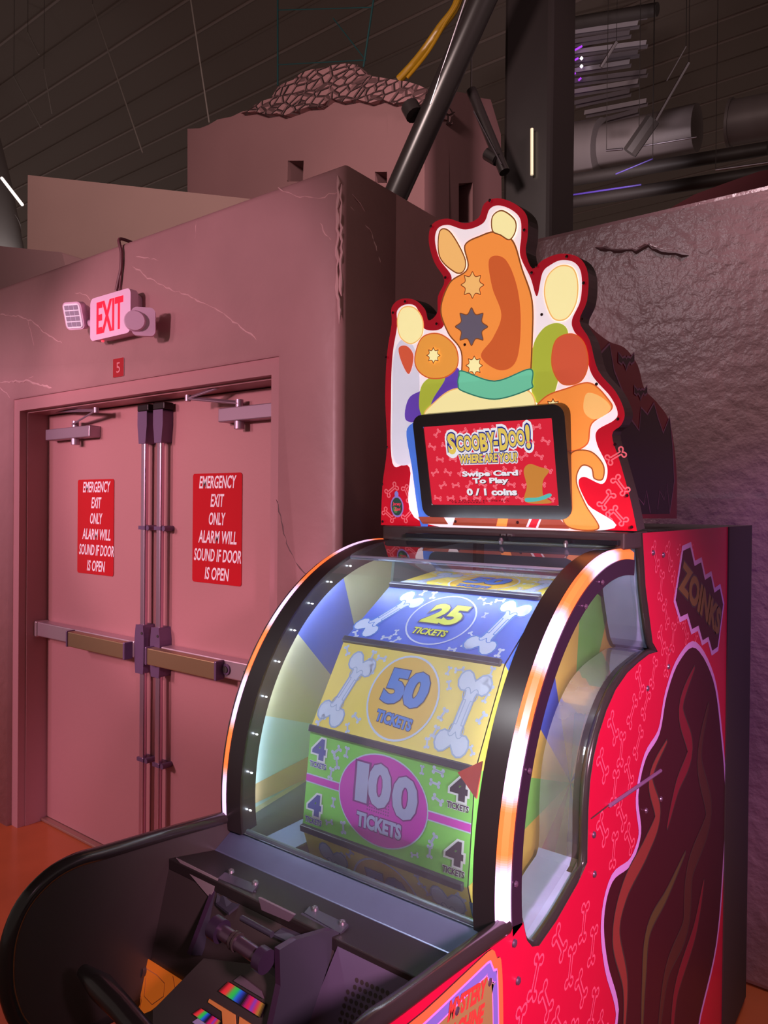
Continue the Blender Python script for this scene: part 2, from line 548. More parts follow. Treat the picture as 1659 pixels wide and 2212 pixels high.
for k, door in enumerate(doors):
    hinge = -1 if k == 0 else 1
    # vertical latch rods
    rx = dp(307 if k == 0 else 341, 1200, 0.05).x
    zc = dp(304, 1400, 0.05).z
    ztop = DT - 0.015
    for nm, z0, z1 in (('latch_rod', zc + 0.09, ztop - 0.09), ('latch_rod', 0.03, zc - 0.09)):
        MB().box(rx - 0.016, rx + 0.016, DY - 0.05, DY - 0.028, z0, z1, M_rod).build(nm, door, smooth=0, bevel=0.006)
    for zz in (dp(312, 1140, 0.05).z, dp(308, 1642, 0.05).z):
        g = MB().box(rx - 0.024, rx + 0.024, DY - 0.054, DY, zz - 0.008, zz + 0.008, M_hood)
        g.tube([(rx + 0.036, DY, zz), (rx + 0.036, DY - 0.05, zz)], 0.012, M_hood, 10)
        g.build('rod_guide', door, smooth=40)
    # top latch case
    prism_pts = [(-0.024, 0.0), (0.024, 0.0), (0.034, 0.08), (0.034, 0.142), (-0.034, 0.142), (-0.034, 0.08)]
    zt = ztop - 0.03
    MB().prism(Frame((rx, DY, zt - 0.142), (1, 0, 0), (0, 0, 1)), prism_pts, 0.001, 0.055, M_hood).build('latch_case', door, smooth=0, bevel=0.008)
    MB().box(rx - 0.03, rx + 0.05, DY - 0.06, DY - 0.01, ztop - 0.03, ztop, mat('dark_strike', (40, 28, 32), 0.4, 0.5)).build('strike', door, smooth=0, bevel=0.004)
    # centre case
    c = MB().prism(Frame((rx, DY, zc), (1, 0, 0), (0, 0, 1)), [(-0.028, -0.11), (0.028, -0.11), (0.034, -0.05), (0.034, 0.05), (0.026, 0.105), (-0.026, 0.105), (-0.034, 0.05), (-0.034, -0.05)], 0.001, 0.062, M_hood).build('centre_case', door, smooth=0, bevel=0.01)
    MB().tube([(rx + 0.02, DY - 0.065, zc + 0.07), (rx + 0.02, DY - 0.060, zc + 0.07)], 0.006, M_blackm, 10).build('screw', c)
    # push bar
    zb = zc + 0.028
    if k == 0:
        x0, x1, p0, p1 = DL + 0.0, rx - 0.04, None, None
        p0, p1 = dp(146, 1380, .1).x, dp(266, 1400, .1).x
    else:
        x0, x1 = rx + 0.042, DR - 0.02
        p0, p1 = dp(314, 1400, .1).x + 0.01, dp(463, 1440, .1).x
    zb0, zb1 = zc - 0.045, zc + 0.028
    bar = MB().box(x0, x1, DY - 0.062, DY - 0.001, zb0, zb1, M_bar).build('push_bar', door, smooth=0, bevel=0.005)
    MB().box(p0, p1, DY - 0.10, DY - 0.06, zb0 - 0.004, zb1 - 0.006, M_brass).build('push_pad', bar, smooth=0, bevel=0.004)
    e = MB().box(p0 - 0.012, p0, DY - 0.104, DY - 0.06, zb0 - 0.006, zb1 - 0.002, M_hood)
    e.build('pad_end', bar, smooth=0, bevel=0.004)
    MB().box(p1, p1 + 0.014, DY - 0.104, DY - 0.06, zb0 - 0.006, zb1 - 0.002, M_hood).build('pad_end', bar, smooth=0, bevel=0.004)
    if k == 0:
        MB().box(x0 - 0.01, x0 + 0.02, DY - 0.07, DY - 0.001, zb0 - 0.004, zb1 + 0.004, M_bar).build('bar_cap', bar, smooth=0, bevel=0.006)
    else:
        q = dp(489, 1441, .064)
        l = MB().tube([(q.x, DY - 0.064, (zb0 + zb1) / 2), (q.x, DY - 0.068, (zb0 + zb1) / 2)], 0.022, M_hood, 20)
        l.tube([(q.x, DY - 0.068, (zb0 + zb1) / 2), (q.x, DY - 0.072, (zb0 + zb1) / 2)], 0.013, M_blackm, 16)
        l.build('lock_cylinder', bar, smooth=40)
        h = MB()
        for a in range(4):
            for b in range(2):
                h.tube([(q.x + 0.10 + a * 0.008, DY - 0.0625, zc - 0.015 + b * 0.012), (q.x + 0.10 + a * 0.008, DY - 0.064, zc - 0.015 + b * 0.012)], 0.0025, M_blackm, 6)
        o = h.build('speaker_holes', bar, smooth=0)

# door closers: body, spindle and jointed arm
M_close = mat('closer_metal', (170, 142, 160), 0.38, 0.6)


def closer(door, body_px, arm_px, spindle_px):
    a, b = dp(*body_px[0], .06), dp(*body_px[1], .06)
    z1 = (dp(*body_px[0], .06).z + dp(*body_px[1], .06).z) / 2
    zb = z1 - 0.055
    root = MB().box(min(a.x, b.x), max(a.x, b.x), DY - 0.06, DY - 0.001, zb, z1, M_close).build('door_closer', door, smooth=0, bevel=0.004)
    s = dp(*spindle_px, .035)
    MB().tube([(s.x, DY - 0.035, zb - 0.03), (s.x, DY - 0.035, zb)], 0.02, M_close, 16).build('spindle', root, smooth=40)
    MB().tube([(s.x, DY - 0.035, z1), (s.x, DY - 0.035, z1 + 0.03)], 0.016, M_close, 14).build('spindle', root, smooth=40)
    pts = [dp(*q, o) for q, o in arm_px]
    for p, q in zip(pts[:-1], pts[1:]):
        d = (q - p); L = d.length; d.normalize()
        side = d.cross(Vector((0, -0.6, 0.8))).normalized()
        fr = Frame(p, d, side)
        MB().fbox(fr, 0, L, -0.010, 0.010, -0.004, 0.004, M_close).build('closer_arm', root, smooth=0, bevel=0.002)
    for q in pts[1:]:
        MB().tube([q - Vector((0, 0, .012)), q + Vector((0, 0, .012))], 0.012, M_close, 12).build('pivot', root, smooth=40)


closer(doors[0], ((98, 929), (193, 917)), (((158, 916), .04), ((208, 886), .10), ((112, 888), .03)), (163, 930))
closer(doors[1], ((471, 882), (592, 869)), (((517, 870), .04), ((406, 860), .12), ((489, 831), .07), ((550, 830), .02)), (517, 900))

# wall cracks, scratches and painted corner highlights ------------------------------------------------
M_crack_glint = mat('crack_glint_ridge', (224, 176, 180), 0.22)
M_crackd = mat('crack_dark', (96, 62, 66), 0.5)


def crack(pts, plane, r, m, name='trim_crack', seed=1):
    rnd = random.Random(seed)
    P = []
    for i in range(len(pts) - 1):
        a, b = plane(*pts[i]), plane(*pts[i + 1])
        n = max(3, int((b - a).length / 0.02))
        for j in range(n):
            p = a.lerp(b, j / n)
            P.append(p + Vector((rnd.uniform(-1, 1), 0, rnd.uniform(-1, 1))) * 0.0045)
    P.append(plane(*pts[-1]))
    rr = [r * rnd.uniform(0.35, 1.1) for _ in P]
    rr[0] = rr[-1] = r * 0.2
    o = MB().tube(P, rr, m, 6).build(name)
    return structure(o)


wp = lambda x, y: on_y(x, y, WY + 0.001)
sp_ = lambda x, y: on_x(x, y, XC - 0.001)
rp = lambda x, y: on_y(x, y, RY + 0.001)
ci = 4
for pts, pl, r, m in (
        ([(285, 572), (320, 600), (352, 618), (420, 645), (470, 668), (520, 705), (556, 737)], wp, 0.0035, M_crack_glint),
        ([(0, 680), (45, 683), (70, 695), (100, 720), (135, 742)], wp, 0.0045, M_crack_glint),
        ([(60, 690), (68, 720), (74, 750)], wp, 0.003, M_crack_glint),
        ([(0, 825), (35, 824), (62, 822), (88, 832), (112, 838)], wp, 0.006, M_crack_glint),
        ([(0, 838), (14, 848), (22, 860)], wp, 0.005, M_crack_glint),
        ([(60, 820), (74, 812)], wp, 0.004, M_crack_glint),
        ([(160, 632), (185, 636), (197, 650)], wp, 0.003, M_crack_glint),
        ([(292, 554), (320, 558), (348, 562)], wp, 0.003, M_crack_glint),
        ([(600, 405), (640, 425), (690, 428), (735, 412)], wp, 0.003, M_crack_glint),
        ([(690, 480), (705, 505), (718, 520)], wp, 0.003, M_crack_glint),
        ([(598, 1080), (620, 1175), (640, 1215), (668, 1245)], wp, 0.003, M_crackd),
        ([(423, 476), (420, 528)], wp, 0.002, M_crack_glint),
        ([(752, 440), (772, 465), (798, 495), (828, 585)], sp_, 0.003, M_crack_glint),
        ([(760, 420), (800, 470)], sp_, 0.003, M_crack_glint),
        ([(1288, 535), (1330, 541), (1376, 543), (1400, 532), (1432, 546), (1488, 552)], rp, 0.011, M_crackd),
        ([(1376, 536), (1402, 527), (1440, 541)], rp, 0.007, M_wall2),
        ([(736, 400), (737, 480), (738, 560), (738, 640)], wp, 0.007, M_crack_glint),  # pale ridge stands in for the corner's glossy highlight
        ([(731, 380), (729, 520), (730, 620), (733, 700)], wp, 0.008, M_crack_glint),  # second ridge painting the highlight along the corner edge
):
    crack(pts, pl, r, m, 'trim_%d' % ci, ci); ci += 1

# ------------------------------------------------------------------ exit sign, number plate, emergency signs
M_exit_red = mat('exit_letters', (235, 20, 45), 0.4, emit=(255, 25, 55), strength=1.0)
M_exit_face = mat('exit_face', (238, 190, 222), 0.4, emit=(240, 170, 210), strength=0.22)
M_house = mat('exit_housing', (232, 186, 218), 0.4)
ec = on_y(237, 681, WY - 0.07)
ex = thing('exit_sign', 'white lit sign box with red EXIT letters high on the pink wall', 'exit sign', (ec.x, WY, ec.z))
fr = Frame((ec.x, WY - 0.07, ec.z), (1, 0, 0), (0, 0, 1))
q0, q1 = fr.px(194, 685), fr.px(281, 678)
q2, q3 = fr.px(236, 634), fr.px(236, 728)
ew, eh = q1[0] - q0[0], q2[1] - q3[1]
MB().prism(fr, rrect(ew, eh, 0.025), -0.035, 0.0, M_exit_face, M_house).build('sign_face', ex, bevel=0.004)
MB().prism(fr, rrect(ew * 0.86, eh * 0.92, 0.03), -0.069, -0.035, M_house).build('housing', ex, bevel=0.004)
MB().text('EXIT', fr, 0.0, 0.0, ew * 0.66, eh * 0.74, M_exit_red, 0.001, 0.03).build('lettering', ex)
MB().tube([(ec.x - ew * 0.28, WY - 0.05, ec.z - eh / 2 - 0.006), (ec.x - ew * 0.28, WY - 0.05, ec.z - eh / 2)], 0.006, mat('red_led', (255, 60, 70), 0.3, emit=(255, 60, 80), strength=1.2), 10).build('status_light', ex)


def lamp_head(px, yaw, tilt, name, r=0.055, turned=False):
    c = on_y(*px, WY - 0.09)
    d = Vector((math.sin(yaw), -math.cos(yaw), tilt)).normalized()
    rt = Vector((math.cos(yaw), math.sin(yaw), 0))
    f2 = Frame(c, rt, rt.cross(d) * -1 if (rt.cross(d)).z < 0 else rt.cross(d), d)
    if f2.ex.cross(f2.ey).dot(d) < 0:
        f2.ex = -f2.ex
    root = MB()
    root.prism(f2, rrect(r * 1.7, r * 2.1, 0.02), -0.015, 0.02, M_house)
    root.prism(f2, rrect(r * 1.3, r * 1.6, 0.03), -0.06, -0.015, M_house)
    o = root.build(name, ex, bevel=0.003)
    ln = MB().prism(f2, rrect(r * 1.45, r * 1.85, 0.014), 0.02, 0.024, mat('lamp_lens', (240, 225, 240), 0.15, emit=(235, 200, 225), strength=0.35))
    M_facet = mat('lens_facet', (200, 180, 210), 0.1, 0.3)
    for i in range(3):
        for j in range(4):
            ln.fbox(f2, -r * .6 + i * r * .42, -r * .6 + i * r * .42 + r * .34, -r * .8 + j * r * .42, -r * .8 + j * r * .42 + r * .34, .024, .027, M_facet)
    if turned:
        ln = MB().tube([f2.p(-r * .6, 0, .02), f2.p(-r * .6, 0, .034)], [r * .8, r * .7], M_house, 20)
    ln.build('hinge_cap' if turned else 'lens', o)
    p = Vector((ec.x + (-ew / 2 + 0.01 if c.x < ec.x else ew / 2 - 0.01), WY - 0.04, ec.z - 0.02))
    MB().tube([p, p.lerp(c - d * 0.03, 0.5) + Vector((0, 0, -0.01)), c - d * 0.03], 0.017, M_house, 10).build('lamp_arm', ex)


lamp_head((165, 682), R(22), -0.3, 'lamp_head')
lamp_head((311, 696), R(50), -0.1, 'lamp_head', 0.052, True)

cab = MB()
pts = [on_y(x, y, WY - 0.012) for x, y in ((258, 517), (262, 545), (261, 580), (257, 600), (251, 628))]
pts = [Vector((pts[0].x, WY + 0.05, WT + 0.012))] + [Vector((pts[0].x, WY - 0.012, WT + 0.008))] + pts[1:]
cab.tube(spline([tuple(p) for p in pts], 5, False), 0.007, mat('mauve_cable', (120, 66, 78), 0.5), 8)
o = tag(cab.build('power_cable'), 'thin painted cable running from the wall top down to the exit sign', 'cable')
pts2 = [on_y(x, y, WY - 0.008) for x, y in ((262, 560), (262, 590), (258, 628))]
tag(MB().tube(spline([tuple(p) for p in pts2], 5, False), 0.004, mat('mauve_cable', (120, 66, 78), 0.5), 8).build('branch_cable'), 'thinner short cable beside the painted cable above the exit sign', 'cable')

fr = XZ(WY - 0.004)
c5 = fr.px(255.5, 794)
w5 = fr.px(267, 793)[0] - fr.px(244, 795)[0]
h5 = fr.px(255, 774)[1] - fr.px(255, 814)[1]
pl = thing('number_plate', 'small red square plate with the number 5 above the doors', 'number plate', (c5[0], WY, c5[1]))
f5 = Frame((c5[0], WY - 0.004, c5[1]), (1, 0, 0), (0, 0, 1))
p5 = MB().prism(f5, rrect(w5, h5, 0.004), -0.003, 0.0, mat('plate_red', (170, 16, 36), 0.35), M_paper)
p5.build('plate', pl)
MB().text('5', f5, 0, 0, w5 * 0.34, h5 * 0.56, mat('plate_pink', (225, 140, 150), 0.4), 0.0006, 0.0).build('numeral', pl)

for k, (cpx, corners, lab) in enumerate((
        ((207, 1138), ((168, 1036), (246, 1035), (167, 1240), (245, 1242)), 'red emergency exit notice stuck on the left door leaf'),
        ((469, 1142), ((416, 1024), (523, 1020), (416, 1258), (521, 1265)), 'red emergency exit notice stuck on the right door leaf'))):
    fr = XZ(DY - 0.003)
    P = [fr.px(*q) for q in corners]
    x0, x1 = (P[0][0] + P[2][0]) / 2, (P[1][0] + P[3][0]) / 2
    z1, z0 = (P[0][1] + P[1][1]) / 2, (P[2][1] + P[3][1]) / 2
    w, h = x1 - x0, z1 - z0
    t = thing('emergency_notice', lab, 'sign', ((x0 + x1) / 2, DY, (z0 + z1) / 2), 'emergency exit notices on the doors')
    f2 = Frame(((x0 + x1) / 2, DY - 0.003, (z0 + z1) / 2), (1, 0, 0), (0, 0, 1))
    MB().prism(f2, rrect(w, h, 0.012), -0.0025, 0.0, M_red).build('backing', t)
    tx = MB()
    for i, (s_, ww) in enumerate((('EMERGENCY', .76), ('EXIT', .28), ('ONLY', .34), ('ALARM WILL', .78), ('SOUND IF DOOR', .96), ('IS OPEN', .5))):
        tx.text(s_, f2, 0.005 + (0.0 if k else 0.005), h * (0.42 - 0.166 * i), w * ww, h * 0.115, M_paper, 0.0006, 0.02, 0.22)
    tx.build('lettering', t)

# ------------------------------------------------------------------ building fronts and roof steel behind the walls
def solid_from_px(name, pts, Y, depth, m, holes=None):
    f = XZ(Y)
    poly = f.pxs(pts)
    return structure(MB().prism(f, poly, -depth, 0.0, m, holes=[f.pxs(h) for h in holes] if holes else None).build(name, smooth=0, bevel=0.015))


# lower tan slab, its face turned a little away from the doors wall
zA = 4.25
pa, pb = on_z(60, 378, zA), on_z(405, 415, zA)
dA = (pb - pa); LA = dA.length; dA.normalize()
fA = Frame((pa.x, pa.y, 0), dA, (0, 0, 1))
structure(MB().prism(fA, [(0, 2.0), (LA + 1.5, 2.0), (LA + 1.5, zA), (0, zA)], -0.25, 0.0, M_facade).build('wall_upper_left', smooth=0, bevel=0.02))
solid_from_px('wall_upper_corner', [(-260, 505), (133, 545), (143, 580), (150, 680), (-260, 680)], 2.9, 0.2, mat('mauve_corner', (150, 110, 114), 0.7, bump=0.2, bscale=6))

YB = 4.6
fB = XZ(YB)
outB = [(405, 560), (405, 278), (432, 277), (450, 270), (470, 258), (500, 252), (525, 240), (540, 241), (600, 214), (760, 190), (917, 205), (917, 560)]
win = [[(622, 347), (656, 347), (654, 392), (621, 392)], [(810, 371), (836, 371), (836, 395), (810, 395)]]
structure(MB().prism(fB, fB.pxs(outB), -0.35, 0.0, M_facade_mauve, holes=[fB.pxs(h) for h in win]).build('wall_upper_back', smooth=0, bevel=0.015))
xs = fB.px(917, 300)[0]
fS = YZ(xs - 0.001)
sidep = [(917, 205), (960, 195), (1000, 200), (1030, 210), (1060, 215), (1082, 290), (1085, 560), (917, 560)]
structure(MB().prism(fS, fS.pxs(sidep), -0.35, 0.0, M_facade_mauve, holes=[fS.pxs([(991, 396), (1021, 394), (1021, 480), (991, 480)])]).build('wall_upper_side', smooth=0))
# craggy rock crest
rm = bpy.data.materials.new('rock_crest')
rm.use_nodes = True
nt = rm.node_tree
b = nt.nodes['Principled BSDF']; b.inputs['Base Color'].default_value = (*lin((160, 114, 116)), 1); b.inputs['Roughness'].default_value = 0.75
tcn = nt.nodes.new('ShaderNodeTexCoord'); mp = nt.nodes.new('ShaderNodeMapping'); mp.inputs['Scale'].default_value = (8.0, 8.0, 17.0); mp.inputs['Rotation'].default_value = (0, 0.5, 0)
vo = nt.nodes.new('ShaderNodeTexVoronoi'); vo.feature = 'DISTANCE_TO_EDGE'
vo.inputs['Scale'].default_value = 1.1
cr = nt.nodes.new('ShaderNodeValToRGB'); cr.color_ramp.elements[1].position = 0.14
bp = nt.nodes.new('ShaderNodeBump'); bp.inputs['Strength'].default_value = 1.0; bp.inputs['Distance'].default_value = 0.06
nt.links.new(tcn.outputs['Object'], mp.inputs['Vector']); nt.links.new(mp.outputs['Vector'], vo.inputs['Vector'])
nt.links.new(vo.outputs['Distance'], cr.inputs['Fac']); nt.links.new(cr.outputs['Color'], bp.inputs['Height']); nt.links.new(bp.outputs['Normal'], b.inputs['Normal'])
fR = XZ(YB - 0.06)
crest = [(520, 244), (540, 236), (548, 228), (566, 218), (585, 212), (600, 188), (612, 180), (634, 172), (650, 158), (672, 150), (700, 146), (722, 140), (745, 137), (772, 140), (786, 158), (805, 165), (828, 168), (850, 172), (880, 176), (905, 184), (922, 192), (915, 222), (895, 232), (878, 218), (850, 224), (825, 214), (800, 222), (770, 214), (740, 220), (715, 212), (690, 230), (660, 232), (640, 240), (612, 250), (598, 244), (575, 248), (550, 240)]
structure(MB().prism(fR, fR.pxs(crest), -0.4, 0.0, rm).build('trim_crest', smooth=0))

# round duct at far left
M_duct = mat('grey_duct', (150, 142, 140), 0.4, 0.15)
du = thing('round_duct', 'grey round duct at the far left behind the walls', 'duct', tuple(on_y(0, 500, 3.7)))
MB().tube([on_y(-70, 240, 4.2), on_y(-36, 400, 3.9), on_y(0, 640, 3.5)], 0.30, M_duct, 32).build('duct_body', du)
MB().tube([on_y(-24, 480, 3.77), on_y(-22, 492, 3.75)], 0.31, M_duct, 32).build('band', du)
spot('duct_uplight', on_y(30, 590, 3.25), on_y(-5, 450, 3.75), 60, (1.0, 0.95, 0.95), 70, 0.9, 0.1)
tag(MB().tube([on_y(4, 385, 3.1), on_y(48, 442, 3.1)], 0.014, mat('tube_lamp', (250, 240, 235), 0.4, emit=(255, 240, 235), strength=1.1), 10).build('tube_light'), 'short white fluorescent tube glowing beside the grey duct', 'light')

M_beam = mat('black_steel', (40, 34, 34), 0.3)
M_beamd = mat('dark_steel', (62, 54, 52), 0.55)


def strut(name, label, a, b, r, Y, m=M_beam, cat='beam', n=14, group=None, hang=False):
    p, q = on_y(*a, Y), on_y(*b, Y if not isinstance(Y, tuple) else Y[1])
    mb = MB().tube([p, q], r, m, n)
    if hang:
        top = p if p.z > q.z else q
        mb.tube([top, Vector((top.x, top.y, 8.2))], 0.003, M_beamd, 6)
    return tag(mb.build(name), label, cat, group)


t = thing('diagonal_pipe', 'thick black diagonal pipe in front of the rock topped wall', 'pipe', tuple(on_y(872, 412, 4.0)))
MB().tube([on_y(778, 594, 4.0), on_y(1115, -160, 4.0)], 0.085, M_beam, 18).build('pipe_body', t)
MB().tube([on_y(894, 236, 4.0) + Vector((0, -.05, 0)), on_y(905, 256, 4.0) + Vector((0, -.05, 0))], 0.06, M_beam, 14).build('coupling', t)
MB().tube([on_y(930, 225, 3.92), on_y(1005, 0, 3.92)], 0.005, M_steel, 8).build('pipe_highlight', t)  # thin steel line stands in for the highlight along the pipe
sl_top = on_y(1018, 196, 4.2)
t = thing('slanted_pipe', 'thinner black pipe slanting right beside the dark column', 'pipe', tuple(on_y(1080, 350, 4.2)))
MB().tube([on_y(1018, 196, 4.2), on_y(1090, 372, 4.2)], 0.035, M_beam, 14).build('pipe_body', t)
MB().tube([on_y(1052, 332, 4.18), on_y(1074, 345, 4.18)], 0.04, M_beam, 12).build('clamp', t)
MB().tube([sl_top, Vector((sl_top.x, sl_top.y, 8.2))], 0.006, M_beamd, 6).build('hanger', t)
MB().tube([on_y(1023, 240, 4.14), on_y(1083, 355, 4.14)], 0.004, M_steel, 6).build('pipe_highlight', t)  # steel line in place of this pipe's highlight
o = MB().box(on_y(1086, 300, 4.4).x, on_y(1190, 300, 4.4).x, 4.4, 4.8, 1.0, 8.1, M_beam).build('trim_column', smooth=0, bevel=0.03)
structure(o)
strut('column_shine', 'thin pale vertical shine line on the dark column', (1149, 378), (1149, 278), 0.010, 4.37, mat('pale_shine', (220, 200, 170), 0.4, emit=(225, 205, 170), strength=0.8), 'light')  # glowing tube stands in for a shine line on the column
# yellow cables
for k, (pp, lab) in enumerate(((((862, 172), (905, 125), (950, 62), (985, 14), (1006, -60)), 'thick yellow hose hanging down behind the rock crest'),
                                (((880, 168), (925, 112), (962, 50), (990, 4), (1003, -60)), 'thin yellow hose lying along the thick one'))):
    P = [tuple(on_y(x, y, 4.75 - 0.07 * k)) for x, y in pp]
    tag(MB().tube(spline(P, 6, False), 0.034 if k == 0 else 0.014, mat('yellow_hose', (170, 124, 20), 0.35), 12).build('yellow_hose'), lab, 'hose')

# far roof steel on the right: duct, slatted opening, rods
YF = 7.5
spot('roof_fill', on_y(1290, 430, 5.8), on_y(1300, 210, 8.0), 95, (1.0, 0.86, 0.92), 70, 0.9, 0.1)  # added fill from below to brighten the ducts and slats
t = thing('ceiling_duct', 'long grey horizontal duct below the roof at right', 'duct', tuple(on_y(1300, 330, YF)))
MB().tube([on_y(1190, 338, YF), on_y(1300, 322, YF)], 0.30, mat('dim_duct', (128, 116, 116), 0.5, 0.1), 24).build('duct_body', t)
MB().tube([on_y(1300, 318, YF + .05), on_y(1506, 276, YF + .05)], 0.22, mat('dim_duct', (128, 116, 116), 0.5, 0.1), 24).build('duct_reducer', t)
t = thing('short_duct', 'short purple lit duct end at the right edge under the roof', 'duct', tuple(on_y(1620, 260, YF)))
MB().tube([on_y(1578, 266, YF), on_y(1720, 240, YF)], 0.2, mat('dim_duct', (128, 116, 116), 0.5, 0.1), 20).build('duct_body', t)
MB().tube([on_y(1576, 266, YF), on_y(1582, 265, YF)], 0.215, mat('dim_duct', (128, 116, 116), 0.5, 0.1), 20).build('flange', t)

sk = thing('roof_grille', 'slatted lit roof opening crossed by thin steel bars', 'roof grille', tuple(on_y(1290, 180, 9.0)))
f9 = XZ(9.0)
rnd = random.Random(3)
M_slat = mat('slat_grey', (150, 140, 148), 0.4, 0.2)
M_slatl = mat('slat_light', (215, 205, 215), 0.35, 0.2)
for k in range(11):
    y0 = 40 + k * 21
    xl, xr = 1196 + max(0, k - 6) * 22, 1396 - (k % 3) * 18
    a, b_ = f9.px(xl, y0 + 14), f9.px(xr, y0 - 12)
    MB().line(f9, [a, b_], 0.055, M_slatl if k % 2 else M_slat).line(f9, [(a[0], a[1] - .02), (b_[0], b_[1] - .02)], 0.05, M_slat, -0.06).build('slat', sk, smooth=0)
M_violet = mat('violet_tube', (170, 70, 220), 0.4, emit=(170, 60, 235), strength=1.0)
for a, b_ in (((1196, 116), (1212, 126)), ((1246, 118), (1264, 108)), ((1240, 142), (1256, 134)), ((1226, 178), (1250, 166)), ((1262, 176), (1256, 182)), ((1205, 142), (1222, 140))):
    MB().tube([f9.p(*f9.px(*a), 0.1), f9.p(*f9.px(*b_), 0.1)], 0.012, M_violet, 8).build('violet_lamp', sk)
M_bulb = mat('bulb', (255, 250, 250), 0.4, emit=(255, 245, 250), strength=2.0)
for q in ((1264, 136), (1264, 153)):
    p = f9.p(*f9.px(*q), 0.12)
    MB().tube([p - Vector((0, 0, .02)), p, p + Vector((0, 0, .02))], [0.008, 0.022, 0.008], M_bulb, 10).build('bulb', sk)
tt_ = thing('roof_truss', 'thin dark teal steel truss rising above the rock crest', 'truss', tuple(on_y(600, 178, 4.9)))
for a, b_, r in (((600, -20), (600, 185), .008), ((810, -20), (785, 145), .008), ((600, 140), (787, 130), .005), ((600, 22), (804, 16), .005), ((720, 40), (790, 130), .005)):
    MB().tube([on_y(*a, 4.85), on_y(*b_, 4.85)], r, mat('teal_rod', (36, 78, 80), 0.45, 0.2), 8).build('truss_bar', tt_)
for k, (a, b_, r, Y, lab) in enumerate((
        ((1332, 90), (1298, 145), .02, 7.9, 'bright short steel rod in front of the slatted roof opening'),
        ((1482, 100), (1440, 175), .006, 7.0, 'upper thin steel rod right of the slatted opening'),
        ((1488, 135), (1408, 275), .013, 7.0, 'long bright steel rod slanting to the grey duct'),
        ((1410, 258), (1360, 330), .07, 6.6, 'thick dark pipe crossing the grey ceiling duct'),
        ((1310, 325), (1345, 322), .012, 6.9, 'small pale pipe on the grey ceiling duct'),
        ((1380, 317), (1505, 296), .008, 6.9, 'pale pipe along the underside of the grey duct'),
        ((1546, 367), (1659, 351), .01, 6.5, 'horizontal pale rod at the right edge above the wall'),
        ((1209, 425), (1385, 399), .008, 6.5, 'violet lit rod low above the right wall'),
        ((1330, 376), (1410, 343), .006, 6.5, 'upper violet lit rod below the grey duct'),
        ((1182, 488), (1182, 518), .005, 5.0, 'tiny vertical rod above the right wall'),
        ((412, 0), (452, 265), .008, 4.9, 'long thin ceiling rod above the step of the walls'),
        ((200, 10), (308, 330), .008, 4.9, 'thin rod hanging left of the long ceiling rod'),
        ((60, 70), (84, 118), .009, 4.6, 'short thin rod near the top left corner'),
        ((30, 165), (88, 275), .009, 4.6, 'thin rod hanging over the grey duct'),
        ((95, 150), (112, 245), .006, 4.6, 'faint thin rod right of the one over the duct'))):
    mm = mat('teal_rod', (30, 62, 66), 0.35, 0.6) if 'teal' in lab else mat('violet_rod', (60, 44, 110), 0.3, emit=(52, 36, 110), strength=0.7) if 'violet' in lab else M_beamd if 'dark' in lab else mat('faint_rod', (150, 138, 132), 0.5) if 'thin rod' in lab or 'ceiling rod' in lab else M_steel
    strut('steel_rod' if 'pipe' not in lab else 'steel_pipe', lab, a, b_, r, Y, mm, 'rod' if 'pipe' not in lab else 'pipe', 8, None, True)
for k, (a, b_, lab) in enumerate((
        ((1180, 60), (1420, 20), 'upper dark roof beam above the slatted opening'),
        ((1200, 395), (1659, 320), 'long dark roof beam above the right wall'),
        ((1180, 445), (1659, 372), 'lowest dark roof beam just above the right wall'))):
    strut('roof_beam', lab, a, b_, 0.06, 7.2, M_beamd, 'beam')
cb = thing('junction_bracket', 'small grey bracket with two round holes above the right wall', 'bracket', tuple(on_y(1196, 423, 4.9)))
fcb = XZ(4.9)
MB().prism(fcb, fcb.pxs([(1182, 402), (1208, 400), (1208, 412), (1200, 422), (1208, 434), (1208, 444), (1182, 446)]), -0.02, 0, mat('bracket_grey', (58, 50, 56), 0.5), holes=[ellipse(*fcb.px(1194, 412), .022, .02, 12), ellipse(*fcb.px(1194, 434), .022, .02, 12)]).build('bracket_plate', cb, smooth=0)
_jb = on_y(1184, 404, 4.91)
MB().tube([_jb, Vector((_jb.x, _jb.y, 8.2))], 0.003, M_beamd, 6).build('hanger', cb)
MB().fbox(fcb, *(fcb.px(1184, 424)[0], fcb.px(1206, 424)[0]), fcb.px(1190, 426)[1], fcb.px(1190, 421)[1], 0.0, 0.012, M_beamd).build('clip', cb, smooth=0)
fm = XZ(3.6)
structure(MB().prism(XZ(4.6), XZ(4.6).pxs([(1430, 460), (1500, 420), (1560, 398), (1640, 370), (1800, 340), (1800, 560), (1400, 560), (1400, 480)]), -0.3, 0, mat('maroon_rock', (92, 34, 40), 0.8)).build('trim_maroon', smooth=0))

# ------------------------------------------------------------------ the ticket wheel machine
XR, XL = -0.493, -1.122              # outer faces of the side panels
X0 = (XR + XL) / 2
CY, CZ, RO = 1.444, 1.078, 0.487     # wheel axis and radius of the hood
M_redp = mat('panel_red', (205, 14, 62), 0.3, noise=0.05, nscale=3)
M_pink = mat('bone_pink', (232, 86, 120), 0.4)
M_lilac = mat('lilac_line', (205, 150, 225), 0.4)
M_maroon = mat('art_maroon', (120, 30, 46), 0.4)
M_maroon2 = mat('art_maroon_dark', (62, 18, 30), 0.4)
M_gray = mat('liner_gray', (132, 146, 182), 0.22, noise=0.08, nscale=14)
M_sheet = glass('liner_sheet', (0.72, 0.80, 0.95), 0.22, 0.06, 1.6)
M_screw = mat('screw_metal', (200, 160, 205), 0.2, 0.9)
mach = thing('ticket_wheel_machine', 'tall black and red ticket wheel arcade machine with a curved glass hood', 'arcade machine', (X0, 1.6, 0))


